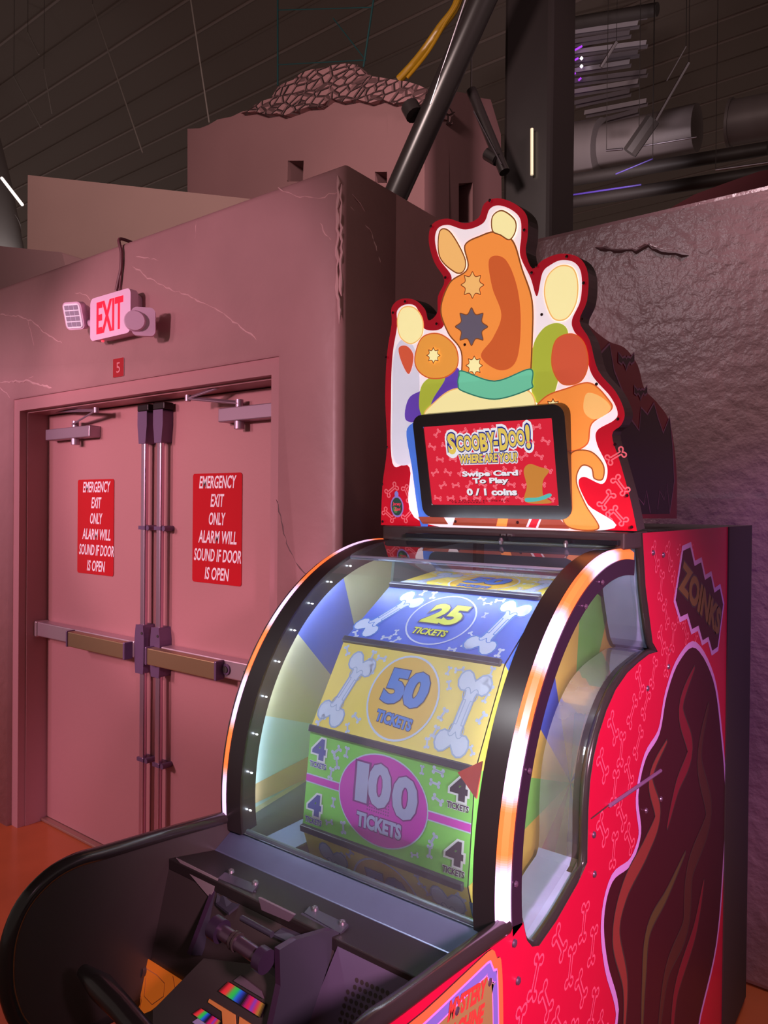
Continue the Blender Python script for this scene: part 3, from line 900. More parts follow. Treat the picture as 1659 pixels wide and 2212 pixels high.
def arc(th, r, X):
    return Vector((X, CY - r * math.cos(R(th)), CZ + r * math.sin(R(th))))


def arc2(th, r):
    return (CY - r * math.cos(R(th)), CZ + r * math.sin(R(th)))


SIDE = YZ(XR)
SIDEL = Frame((XL, 0, 0), (0, -1, 0), (0, 0, 1))
BACKY = 2.68
hump = [(1.555, 1.598), (1.581, 1.48), (1.634, 1.356), (1.672, 1.330), (1.610, 1.334), (1.541, 1.328), (1.470, 1.318), (1.404, 1.297), (1.357, 1.268),
        (1.318, 1.232), (1.293, 1.195), (1.277, 1.155), (1.270, 1.10), (1.268, 1.012), (1.225, 0.992), (1.135, 0.966), (1.070, 0.956), (1.045, 0.966), (1.026, 0.985), (1.012, 1.019)]
wing = [(0.97, 1.030), (0.835, 1.046), (0.70, 1.060), (0.645, 1.066), (0.600, 1.058), (0.562, 1.032), (0.541, 0.99), (0.536, 0.94), (0.541, 0.895), (0.56, 0.845), (0.60, 0.805), (0.68, 0.78), (0.80, 0.77), (0.88, 0.74), (0.92, 0.66), (0.93, 0.02)]
outl = [(BACKY, 0.02), (BACKY, 1.598)] + hump + wing
sp = MB().prism(SIDE, outl, -0.018, 0.0, M_redp, M_black, mback=M_blackg).build('side_panel', mach, smooth=0)
left_outl = [(BACKY, 0.02), (BACKY, 1.598), (1.555, 1.598)] + [arc2(a, RO) for a in range(100, -9, -6)] + wing
spl = MB().prism(SIDEL, [(-a, b) for a, b in left_outl], -0.018, 0.0, M_blackg, M_black).build('side_panel', mach, smooth=0)
# edge mouldings
tm = MB().tube([SIDE.p(a, b, -0.009) for a, b in spline(hump, 3, False)], 0.0085, M_blackg, 10)
tm.build('edge_moulding', sp, smooth=60)
MB().tube([SIDE.p(a, b, -0.009) for a, b in spline(wing[:-1], 4, False)], 0.0125, M_blackg, 10).build('edge_moulding', sp, smooth=60)
MB().tube([Vector((XL + 0.009, a, b)) for a, b in spline(wing[:-1], 4, False)], 0.0125, M_blackg, 10).build('edge_moulding', spl, smooth=60)

# printed artwork of the right side panel: bone pattern, a plain dark swirl, the shout lettering
bp_ = MB()
rnd = random.Random(11)
cloud_px = [(1502, 1400), (1540, 1470), (1556, 1580), (1566, 1720), (1560, 1880), (1546, 2040), (1512, 2190), (1480, 2330), (1330, 2330), (1336, 2180), (1312, 2080), (1304, 1985), (1322, 1905), (1362, 1868), (1384, 1800), (1378, 1720), (1394, 1640), (1424, 1585), (1440, 1500), (1466, 1430)]
cloud = spline(SIDE.pxs(cloud_px), 5)


def inside(p, poly):
    c = False
    for i in range(len(poly)):
        (x1, y1), (x2, y2) = poly[i], poly[i - 1]
        if (y1 > p[1]) != (y2 > p[1]) and p[0] < (x2 - x1) * (p[1] - y1) / (y2 - y1) + x1:
            c = not c
    return c


big = offset(cloud, -0.05)
tr_, tm2 = SIDE.px(1080, 2072), SIDE.px(1060, 2050)
brx = SIDE.px(1083, 2230)
plate2 = spline([(brx[0], brx[1] - 0.03), (brx[0], (brx[1] + tr_[1]) / 2), tr_, (tr_[0] - 0.012, tr_[1] + 0.008), tm2, (tm2[0] - 0.05, tm2[1] + 0.003), (0.74, 1.033), (0.65, 1.042), (0.60, 1.034), (0.572, 1.01), (0.560, 0.95), (0.566, 0.89), (0.60, 0.845), (0.70, 0.815), (0.82, 0.80), (brx[0] - 0.03, brx[1] - 0.05)], 3)
for iy in range(0, 30):
    for ix in range(0, 24):
        y = 0.66 + ix * 0.098 + (0.049 if iy % 2 else 0)
        z = 0.42 + iy * 0.062
        p = (y + rnd.uniform(-.01, .01), z + rnd.uniform(-.008, .008))
        if not inside(p, offset(outl, 0.035)) or inside(p, big) or inside(p, offset(plate2, -0.03)) or p[0] > 2.0:
            continue
        bp_.bones(SIDE, [(p[0], p[1], 0.072, R(rnd.choice((62, 118, 48, 75, 125))))], M_pink, 0.0005, 0.055)
bp_.build('bone_print', sp, smooth=0)
ar = MB()
ar.ring(SIDE, offset(cloud, -0.016), cloud, M_lilac, 0.0008)
ar.poly(SIDE, cloud, M_maroon2, 0.0006)
for pts, w0, m in (([(1500, 1440), (1470, 1530), (1490, 1620), (1462, 1700), (1440, 1790)], 0.05, M_maroon),
                   ([(1440, 1600), (1405, 1680), (1420, 1760), (1395, 1830), (1350, 1920), (1330, 2020), (1350, 2130), (1345, 2260)], 0.05, mat('art_rust', (134, 56, 52), 0.4)),
                   ([(1530, 1520), (1510, 1640), (1530, 1760), (1490, 1880), (1480, 2000), (1440, 2100), (1420, 2250)], 0.07, mat('art_umber', (76, 40, 36), 0.4)),
                   ([(1480, 1840), (1440, 1930), (1400, 2010), (1390, 2120), (1385, 2250)], 0.035, mat('art_olive', (88, 72, 44), 0.4)),
                   ([(1520, 1900), (1500, 2010), (1460, 2140), (1450, 2260)], 0.05, M_maroon)):
    c_ = spline(SIDE.pxs(pts), 8, False)
    nn = len(c_)
    Lp, Rp = [], []
    for k in range(nn):
        a, b = Vector(c_[max(k - 1, 0)]), Vector(c_[min(k + 1, nn - 1)])
        d = (b - a).normalized(); w = w0 / 2 * math.sin(math.pi * (0.06 + 0.88 * k / (nn - 1)))
        Lp.append(tuple(Vector(c_[k]) + Vector((-d.y, d.x)) * w)); Rp.append(tuple(Vector(c_[k]) - Vector((-d.y, d.x)) * w))
    q = Lp + Rp[::-1]
    ar.poly(SIDE, q, m, 0.0009); ar.line(SIDE, q, 0.004, M_black, 0.0011, True)
ar.build('swirl_print', sp, smooth=0)
MB().prism(SIDE, [(2.345, 0.02), (2.345, 1.598), (BACKY, 1.598), (BACKY, 0.02)], 0.0002, 0.004, M_blackm).build('rear_shade', sp, smooth=0)  # added black sheet paints the shade at the panel's rear
zz = MB()
zq = [SIDE.px(*p) for p in ((1472, 1205), (1566, 1300), (1552, 1375), (1462, 1270))]
zo = Vector(zq[3]); zx = Vector(zq[2]) - zo; zy = Vector(zq[0]) - zo
zf = Frame(SIDE.p(*zo), Vector((0, zx.x, zx.y)), Vector((0, -zx.y, zx.x)))
zw, zh = zx.length, abs(zy.dot(Vector((-zx.y, zx.x)).normalized()))
zig = []
for k in range(9):
    zig += [(zw * (k / 8), -0.03 - (0.025 if k % 2 else 0.0))]
for k in range(9):
    zig += [(zw * (1 - k / 8) + 0.012, zh + 0.02 + (0.03 if k % 2 else 0.0))]
zz.poly(zf, offset(zig, -0.013), M_lilac, 0.0006)
zz.poly(zf, zig, M_maroon2, 0.0009)
zz.text('ZOINKS', zf, zw / 2 + 0.004, zh / 2, zw * 0.98, zh * 1.0, mat('art_bronze', (120, 92, 50), 0.4), 0.0014, 0.05, 0.1, halo=[(0.09, M_black, 0.0011)])
zz.build('shout_lettering', sp, smooth=0)

# framed name plate on the outside of the right wing
plm = MB().prism(SIDE, plate2, 0.0, 0.002, mat('plate_orange', (226, 112, 66), 0.35), M_blackg)
for d, c in ((0.013, (222, 140, 226)), (0.0165, (120, 112, 200)), (0.030, (222, 140, 226)), (0.0325, (150, 128, 78))):
    plm.poly(SIDE, offset(plate2, d), mat('plate_band_%d' % int(d * 10000), c, 0.35), 0.002 + d * 0.02)
np_o = plm.build('name_plate', sp, smooth=0)
A_, B_ = Vector(SIDE.px(962, 2206)), Vector(SIDE.px(1046, 2150))
dx_ = (B_ - A_); wl_ = dx_.length
nf = Frame(SIDE.p(*A_, 0.0030), (0, dx_.x, dx_.y), (0, -dx_.y, dx_.x))
nt_ = MB()
M_plate_red = mat('plate_letter', (214, 64, 58), 0.35)
nt_.text('MYSTERY', nf, wl_ * 0.5, 0.012, wl_, 0.026, M_plate_red, 0.0, 0.05, 0.1)
nt_.text('MACHINE', nf, wl_ * 0.46, -0.020, wl_ * 1.06, 0.026, M_plate_red, 0.0, 0.05, 0.1)
nt_.build('plate_lettering', sp, smooth=0)


def rivet(px, fr, r=0.006, par=None, m=None):
    a, b = fr.px(*px)
    c = [fr.p(a, b, t) for t in (0.0005, 0.003, 0.0045)]
    return MB().tube(c, [r, r * 0.85, r * 0.3], m or M_screw, 12).build('screw', par)


for q in ((1410, 1194), (1432, 1199), (1398, 1487), (1443, 1440), (1282, 1803), (1283, 1888), (1110, 2037), (1118, 2118), (1395, 1751), (1427, 1726), (1055, 2120), (984, 2182)):
    rivet(q, SIDE, 0.0065, sp)

# crack in the panel seam
MB().tube([SIDE.p(*SIDE.px(*q), 0.001) for q in ((1276, 1768), (1316, 1737))], 0.0012, M_black, 6).build('seam_line', sp)
MB().tube([SIDE.p(*SIDE.px(*q), 0.003) for q in ((1314, 1739), (1424, 1664))], 0.004, mat('seam_strip', (150, 110, 160), 0.3, 0.4), 8).build('seam_strip', sp)

# lining of the cut-out, black lip then grey sheet
ln = MB()
hs = spline(hump, 3, False)
for i in range(len(hs) - 1):
    (a, b), (c, d) = hs[i], hs[i + 1]
    grey_lip = 0.030 if 1.0 < b and a < 1.68 and b < 1.345 else 0.012
    for x0, x1, m in ((XR - 0.001, XR - grey_lip, M_blackg), (XR - grey_lip, -0.588, M_sheet if (1.03 < b and a < 1.62 and b < 1.34) else M_gray)):
        ln.add([(x0, a, b), (x0, c, d), (x1, c, d), (x1, a, b)], [(0, 1, 2, 3)], m)
ln.build('gap_lining', mach, smooth=40)

# cabinet
cb = MB()
cb.prism(YZ(XR - 0.0185), [(1.70, 0.03), (BACKY - 0.005, 0.03), (BACKY - 0.005, 1.597), (1.92, 1.597), (1.92, 0.62), (0.96, 0.60), (0.96, 0.03)], XL - XR + 0.037, 0.0, M_blackm)
cb.build('cabinet_body', mach, smooth=0)
# front of the cabinet, the ledge under the glass and the steel shelf
LX0, LX1 = XL + 0.0185, XR - 0.0185
P0, P1, P2, P3, P4 = (0.973, 1.008), (0.928, 0.982), (0.822, 1.006), (0.79, 0.86), (0.755, 0.745)
ext = lambda pts, m, x0=LX0, x1=LX1: MB().prism(Frame((x1, 0, 0), (0, 1, 0), (0, 0, 1)), pts, x0 - x1, 0.0, m)
M_shelf = mat('shelf_steel', (96, 108, 134), 0.34, 0.55, noise=0.06, nscale=20)
ext([P0, (P0[0], P0[1] - 0.012), (P1[0], P1[1] - 0.012), P1], M_shelf).build('steel_shelf', mach, smooth=0, bevel=0.002)
ext([P1, (P1[0], P1[1] - 0.02), (P2[0], P2[1] - 0.02), P2], mat('ledge_black', (38, 33, 32), 0.4)).build('front_ledge', mach, smooth=0, bevel=0.002)
ext([(P2[0], P2[1] - 0.02), (P2[0] + .015, P2[1] - .02), (P3[0] + .02, P3[1]), (P4[0] + .02, P4[1]), (0.93, 0.60), (0.93, 0.03), (0.915, 0.03), (0.915, 0.60), P4, P3], M_black).build('control_front', mach, smooth=0)
fD = Frame((0, P2[0] - 0.0005, P2[1] - 0.02), (1, 0, 0), (0, P2[0] - P3[0], P2[1] - 0.02 - P3[1]))
M_grille = mat('grille_plate', (112, 102, 128), 0.4, 0.4)
gp = [(735, 2034), (928, 2124), (925, 2135), (870, 2175), (800, 2235), (700, 2330), (610, 2330), (668, 2200)]
gr = MB().prism(fD, fD.pxs(gp), 0.0, 0.002, M_grille)
gr_o = gr.build('speaker_grille', mach, smooth=0)
gh = MB()
for i in range(12):
    for j in range(8):
        x, y = 762 + i * 11 - j * 4.2, 2112 + j * 15 + i * 4.6
        if (i in (0, 11) and j in (0, 1, 7)) or y > 2260 or (x > 862 and y > 2172):
            continue
        a, b = fD.px(x, y)
        gh.poly(fD, ellipse(a, b, 0.0034, 0.0034, 8), M_black, 0.0024)
gh_o = gh.build('grille_holes', gr_o, smooth=0)
MB().prism(fD, fD.pxs([(382, 1853), (472, 1898), (456, 1940), (440, 1922)]), 0.0, 0.002, mat('bare_plate', (150, 138, 140), 0.4, 0.3)).build('bare_plate', mach, smooth=0)
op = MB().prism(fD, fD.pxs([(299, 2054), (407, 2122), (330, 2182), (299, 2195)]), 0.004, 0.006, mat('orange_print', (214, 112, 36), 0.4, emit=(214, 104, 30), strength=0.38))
M_ol = mat('orange_line', (238, 160, 96), 0.4)
for pts in ([(322, 2090), (345, 2104), (362, 2122), (360, 2150), (335, 2168), (318, 2150), (322, 2110)], [(380, 2106), (384, 2130), (392, 2134)], [(306, 2120), (312, 2160), (306, 2185)]):
    op.line(fD, fD.pxs(pts), 0.0016, M_ol, 0.0064)
op_o = op.build('orange_plate', mach, smooth=0)
a, b = fD.px(313, 2093)
MB().tube([fD.p(a, b, .006), fD.p(a, b, .014)], 0.013, M_black, 14).tube([fD.p(a, b, .014), fD.p(a, b, .022)], [0.007, 0.005], M_screw, 12).build('bolt', op_o)

# lever bracket with roller, lamps and slots in front of the deck
M_brk = mat('bracket_black', (70, 70, 82), 0.32, 0.4)
for side, fl, slope, plx, pl_px in (
        ('r', [(657, 1971), (669, 1957), (753, 1997), (735, 2016)], [(653, 1971), (717, 2008), (622, 2033), (590, 2018)], (735, 2014), [(733, 2014), (716, 2008), (640, 2030), (604, 2052), (606, 2130), (575, 2280), (645, 2280)]),
        ('l', [(470, 1897), (486, 1884), (558, 1912), (545, 1927)], [(474, 1899), (553, 1925), (494, 1972), (466, 1950)], (474, 1900), [(474, 1900), (480, 1902), (486, 1960), (452, 2020), (436, 2064), (412, 2064)])):
    zf_ = 1.004
    P = [on_z(*q, zf_) for q in fl]
    bk = MB()
    bk.add(P + [p - Vector((0, 0, .004)) for p in P], [(3, 2, 1, 0), (4, 5, 6, 7)] + [(i, (i + 1) % 4, 4 + (i + 1) % 4, 4 + i) for i in range(4)], M_brk)
    S = [on_z(*slope[0], zf_ - .001), on_z(*slope[1], zf_ - .001), on_z(*slope[2], 0.975), on_z(*slope[3], 0.975)]
    bk.add(S + [p - Vector((0, 0, .004)) for p in S], [(3, 2, 1, 0), (4, 5, 6, 7)] + [(i, (i + 1) % 4, 4 + (i + 1) % 4, 4 + i) for i in range(4)], M_brk)
    Xp = on_z(*plx, zf_).x
    fp = YZ(Xp)
    bk.prism(fp, fp.pxs(pl_px), -0.010, 0.0, M_brk, mat('bracket_edge', (70, 48, 74), 0.35, 0.3))
    o = bk.build('lever_bracket', mach, smooth=0)
    for q in ((680, 1965), (739, 1995)) if side == 'r' else ((499, 1884), (551, 1909)):
        c = on_z(*q, zf_)
        MB().tube([c, c + Vector((0, 0, .004)), c + Vector((0, 0, .006))], [0.006, 0.005, 0.002], M_steel, 12).build('bolt', o)
YBAR = 0.70
q0, q1 = on_y(478, 2012, YBAR), on_y(562, 2069, YBAR)
zb = (q0.z + q1.z) / 2
rl = MB().tube([(q0.x, YBAR, q0.z), (q1.x, YBAR, q1.z)], 0.0105, mat('roller_metal', (120, 100, 118), 0.3, 0.8), 18)
d = Vector((q1.x - q0.x, 0, q1.z - q0.z))
for t0, t1 in ((0.33, 0.37), (0.40, 0.44)):
    rl.tube([q0 + d * t0, q0 + d * t1], 0.013, M_black, 16)
rl.build('roller', mach, smooth=40)
MB().tube([q1 - d * .02, q1 + d * .16], 0.0165, mat('hub_purple', (58, 44, 66), 0.35, 0.2), 18).build('roller_hub', mach, smooth=40)
MB().tube([q0 - d * .2, q0 + d * .02], 0.0165, mat('hub_purple', (58, 44, 66), 0.35, 0.2), 18).build('roller_hub', mach, smooth=40)
MB().tube([on_y(522, 1983, .74), on_y(588, 2019, .74)], 0.0045, M_brk, 10).build('guide_rod', mach, smooth=40)
fF = XZ(0.79)
MB().prism(fF, fF.pxs([(558, 1939), (636, 1977), (624, 1991), (565, 1966)]), -0.004, 0.0, mat('chute_grey', (112, 96, 108), 0.4, 0.3)).build('chute_plate', mach, smooth=0)
fP = Frame((0, 0.69, 0.9), (1, 0, 0), (0, 0.5, 0.866))
hb = fP.pxs([(440, 2070), (560, 2085), (606, 2120), (580, 2290), (330, 2290), (330, 2182)])
MB().prism(fP, hb, -0.03, 0.0, M_black).build('lever_housing', mach, smooth=0, bevel=0.003)


def spec_lamp(px, name):
    q = fP.pxs(px)
    o = MB().prism(fP, q, 0.0005, 0.004, mat('lamp_tray', (26, 20, 24), 0.25)).build(name, mach, smooth=0)
    a, b, c, d_ = (Vector(v) for v in q)
    n = 36
    cols = [(90, 10, 20), (255, 40, 60), (250, 70, 60), (90, 190, 80), (40, 210, 90), (40, 110, 240), (40, 50, 160), (16, 12, 22), (190, 20, 110), (250, 30, 80), (150, 60, 200), (240, 50, 90), (200, 130, 50), (60, 40, 20)]
    mb = MB()
    for k in range(n):
        t0, t1 = k / n, (k + 1) / n
        u = (k + .5) / n * (len(cols) - 1); i0 = int(u); w = u - i0
        cc = tuple(int(cols[i0][c_] * (1 - w) + cols[i0 + 1][c_] * w) for c_ in range(3))
        quad = [a.lerp(b, t0), a.lerp(b, t1), d_.lerp(c, t1), d_.lerp(c, t0)]
        mb.poly(fP, [tuple(v) for v in quad], mat('led_spec_%d' % k, tuple(v // 3 for v in cc), 0.3, emit=cc, strength=0.6), 0.0045)
    mb.build('led_row', o, smooth=0)


spec_lamp([(476, 2141), (566, 2198), (577, 2170), (497, 2121)], 'led_window')
spec_lamp([(420, 2190), (470, 2226), (482, 2206), (438, 2178)], 'led_window')
MB().prism(fP, fP.pxs([(508, 2119), (572, 2157), (566, 2140), (523, 2107)]), 0.001, 0.004, mat('chute_grey', (112, 96, 108), 0.4, 0.3)).build('lens_cover', mach, smooth=0)
for pts in ([(455, 2158), (510, 2192), (512, 2225), (484, 2215), (482, 2185), (452, 2165)], [(520, 2196), (560, 2222), (552, 2240), (518, 2225)]):
    MB().prism(fP, fP.pxs(pts), 0.001, 0.003, mat('amber_panel', (214, 140, 76), 0.4, emit=(210, 120, 50), strength=0.12)).build('amber_panel', mach, smooth=0)
MB().prism(fP, fP.pxs([(418, 2208), (440, 2193), (470, 2216), (450, 2230)]), 0.001, 0.003, mat('pale_violet', (190, 180, 230), 0.3)).build('coin_slot', mach, smooth=0)
lv = MB().tube([on_y(180, 2098, .60), on_y(218, 2132, .595), on_y(262, 2178, .59), on_y(330, 2260, .58)], [0.010, 0.018, 0.016, 0.016], M_blackg, 18)
lv.build('lever_grip', mach, smooth=50)

# ---- hood arches with light strips
def arch(sgn):
    """sgn +1 the right arch, -1 the left one"""
    xo = XR if sgn > 0 else XL
    X = lambda d: xo - sgn * d
    ths = [-8 + 106 * k / 48 for k in range(49)]
    b = MB()
    prof = [(X(0.018), 0.440), (X(0.057), 0.448), (X(0.057), RO), (X(0.018), RO + 0.002)]
    if sgn < 0:
        prof = prof[::-1]
    b.sweep([(lambda th: (lambda a, r: arc(th, r, a)))(th) for th in ths], prof, mat('arch_black', (36, 32, 32), 0.3))
    o = b.build('hood_arch', mach, smooth=35)
    fl = MB()
    prof = [(X(0.0), 0.438), (X(0.018), 0.438), (X(0.018), 0.470), (X(0.0), 0.470)]
    if sgn < 0:
        prof = prof[::-1]
    fl.sweep([(lambda th: (lambda a, r: arc(th, r, a)))(th) for th in ths], prof, mat('flange_dark', (44, 30, 48), 0.3))
    fl.build('arch_flange', o, smooth=35)
    # light strip with changing colours
    keys = [(-8, 1), ]
    marks = [((1105, 1920), 1.0), ((1092, 1800), 0.0), ((1106, 1660), 1.0), ((1140, 1510), 0.0), ((1188, 1390), 1.0), ((1244, 1285), 0.0), ((1300, 1222), 1.0), ((1355, 1183), 0.0)]
    ks = []
    for q, v in marks:
        p = on_x(*q, XR - 0.009)
        ks.append((math.degrees(math.atan2(p.z - CZ, CY - p.y)), v))
    ks = [(-20, 1.0)] + sorted(ks) + [(110, 0.0)]
    led = MB()
    N = 260
    prof = [(X(0.0015), 0.4705), (X(0.0178), 0.4705), (X(0.0178), RO + 0.003), (X(0.010), RO + 0.004), (X(0.0015), RO - 0.002)]
    for k in range(N):
        t0, t1 = -7.5 + 105 * k / N, -7.5 + 105 * (k + 1) / N
        tm_ = (t0 + t1) / 2
        for (a, va), (c, vc) in zip(ks[:-1], ks[1:]):
            if a <= tm_ <= c:
                u = (tm_ - a) / (c - a); u = min(1, max(0, (u - 0.3) / 0.4)); u = u * u * (3 - 2 * u)
                v = va + (vc - va) * u
        q = int(round(v * 16))
        c0, c1 = (255, 112, 52), (238, 196, 250)
        cc = tuple(int(c0[i] + (c1[i] - c0[i]) * q / 16) for i in range(3))
        m = mat('arch_led_%d' % q, cc, 0.35, emit=cc, strength=0.95 + 0.2 * q / 16)
        i0 = len(led.v)
        led.v += [tuple(arc(th, r, a)) for th in (t0, t1) for a, r in prof]
        n = len(prof)
        mi = led.mi(m)
        for j in range(n):
            f = (i0 + j, i0 + (j + 1) % n, i0 + n + (j + 1) % n, i0 + n + j)
            led.f.append(f if sgn > 0 else tuple(reversed(f))); led.m.append(mi)
    led.build('light_strip', o, smooth=35)
    return o


arch_r, arch_l = arch(1), arch(-1)
for q in ((1142, 1665), (1300, 1258), (1113, 1909), (1264, 1310)):
    rivet(q, Frame((XR + 0.0005, 0, 0), (0, 1, 0), (0, 0, 1)), 0.005, arch_r)

# ---- glass
G_front = glass('hood_glass', (0.93, 0.97, 1.0), 0.05, 0.015, 1.0)
gx0, gx1 = XL + 0.057, XR - 0.057
g = MB()
ths = [-8 + 79 * k / 40 for k in range(41)]
g.sweep([(lambda th: (lambda a, r: arc(th, r, a)))(th) for th in ths], [(gx0, 0.483), (gx1, 0.483)], G_front, closed_prof=False)
g.build('front_glass', mach, smooth=60)
SE = arc2(71, 0.483)
TB = (1.455, 1.574)
MB().add([(gx0, *SE), (gx1, *SE), (gx1, *TB), (gx0, *TB)], [(0, 1, 2, 3)], glass('top_glass', (0.8, 0.82, 0.85), 0.02, 0.02, 1.5)).build('top_glass', mach, smooth=0)
MB().tube([(gx0, SE[0], SE[1] - .002), (gx1, SE[0], SE[1] - .002)], 0.005, mat('glass_edge', (150, 165, 180), 0.1, 0.4), 10).build('glass_edge', mach)
MB().tube([(gx0, P0[0] + .003, P0[1] + 0.004), (gx1, P0[0] + .003, P0[1] + 0.004)], 0.005, mat('glass_edge', (150, 165, 180), 0.1, 0.4), 10).build('glass_edge', mach)
sw = [arc2(t_, 0.442) for t_ in range(96, -7, -6)] + [(1.03, 1.02), (1.05, 0.975), (1.26, 1.03), (1.275, 1.16), (1.32, 1.24), (1.40, 1.30), (1.54, 1.332), (1.62, 1.345), (1.575, 1.48), (1.55, 1.56)]
MB().poly(YZ(XR - 0.016), sw, glass('side_glass', (0.95, 0.97, 1.0), 0.03, 0.02, 0.8)).build('side_glass', mach, smooth=0)

# ---- prize wheel
WX0, WX1, WR, STEP, A0 = -0.966, -0.600, 0.42, 360 / 14, -6.4
C_blue, C_yel, C_grn = mat('wheel_blue', (58, 96, 214), 0.4), mat('wheel_yellow', (232, 208, 92), 0.4), mat('wheel_green', (130, 214, 96), 0.4)
M_yc = mat('disc_gold', (222, 178, 60), 0.4)
M_pale = mat('pale_blue', (196, 208, 240), 0.4)
M_navy = mat('navy', (34, 40, 92), 0.4)
M_lime = mat('lime', (206, 214, 44), 0.4)
M_azure = mat('azure', (54, 118, 214), 0.4)
M_mag = mat('magenta', (206, 60, 196), 0.35)
M_purp = mat('deep_purple', (128, 44, 140), 0.4)
M_lav = mat('lavender', (172, 176, 226), 0.4)
M_ink = mat('ink', (44, 40, 60), 0.4)
M_wh = mat('print_white', (232, 236, 246), 0.4)
kinds = ['grn', 'yel', 'blu', 'yel', 'grn', 'yel', 'blu', 'yel', 'grn', 'yel', 'blu', 'yel', 'red', 'yel']
# segment k spans A0 + k*STEP .. A0 + (k+1)*STEP ; k = 0 faces the player
base_m = {'grn': C_grn, 'yel': C_yel, 'blu': C_blue, 'red': mat('wheel_red', (224, 70, 60), 0.4)}
wheel = MB()
poly = [arc2(A0 + k * STEP, WR - 0.004) for k in range(14)]
wheel.prism(YZ(WX1 - 0.001), poly, WX0 - WX1 + 0.002, -0.001, mat('wheel_core', (60, 58, 66), 0.5))
for k in range(14):
    tri = [(CY, CZ), arc2(A0 + k * STEP, WR), arc2(A0 + (k + 1) * STEP, WR)]
    wheel.poly(YZ(WX1), tri, base_m[kinds[k]], 0.0)
    wheel.poly(Frame((WX0, 0, 0), (0, -1, 0), (0, 0, 1)), [(-a, b) for a, b in tri], base_m[kinds[k]], 0.0)
wh = wheel.build('prize_wheel', mach, smooth=0)
PW, PH = WX1 - WX0, 2 * WR * math.sin(R(STEP / 2))


def seg_frame(k):
    a, b = arc(A0 + k * STEP, WR, (WX0 + WX1) / 2), arc(A0 + (k + 1) * STEP, WR, (WX0 + WX1) / 2)
    return Frame((a + b) / 2, (1, 0, 0), b - a)


def scatter(rn, n, avoid, L0=0.014, L1=0.022):
    out = []
    tries = 0
    while len(out) < n and tries < 900:
        tries += 1
        x, y, L = rn.uniform(-PW / 2 + .014, PW / 2 - .014), rn.uniform(-PH / 2 + .016, PH / 2 - .016), rn.uniform(L0, L1)
        if any(((x - ax) / aw) ** 2 + ((y - ay) / ah) ** 2 < 1 for ax, ay, aw, ah in avoid) or any((x - q[0]) ** 2 + (y - q[1]) ** 2 < 0.0215 ** 2 for q in out):
            continue
        out.append((x, y, L * 1.2, rn.uniform(0, math.pi)))
    return out


def big_bone(p, fr, x, y, L, rot, fill, edge, t):
    b = bone(x, y, L, rot, 0.8)
    p.poly(fr, b, fill, t)
    p.ring(fr, b, offset(b, 0.003), edge, t + 0.0003)
    b2 = bone(x, y, L * 0.6, rot, 0.6)
    p.ring(fr, b2, offset(b2, 0.0016), edge, t + 0.0003)


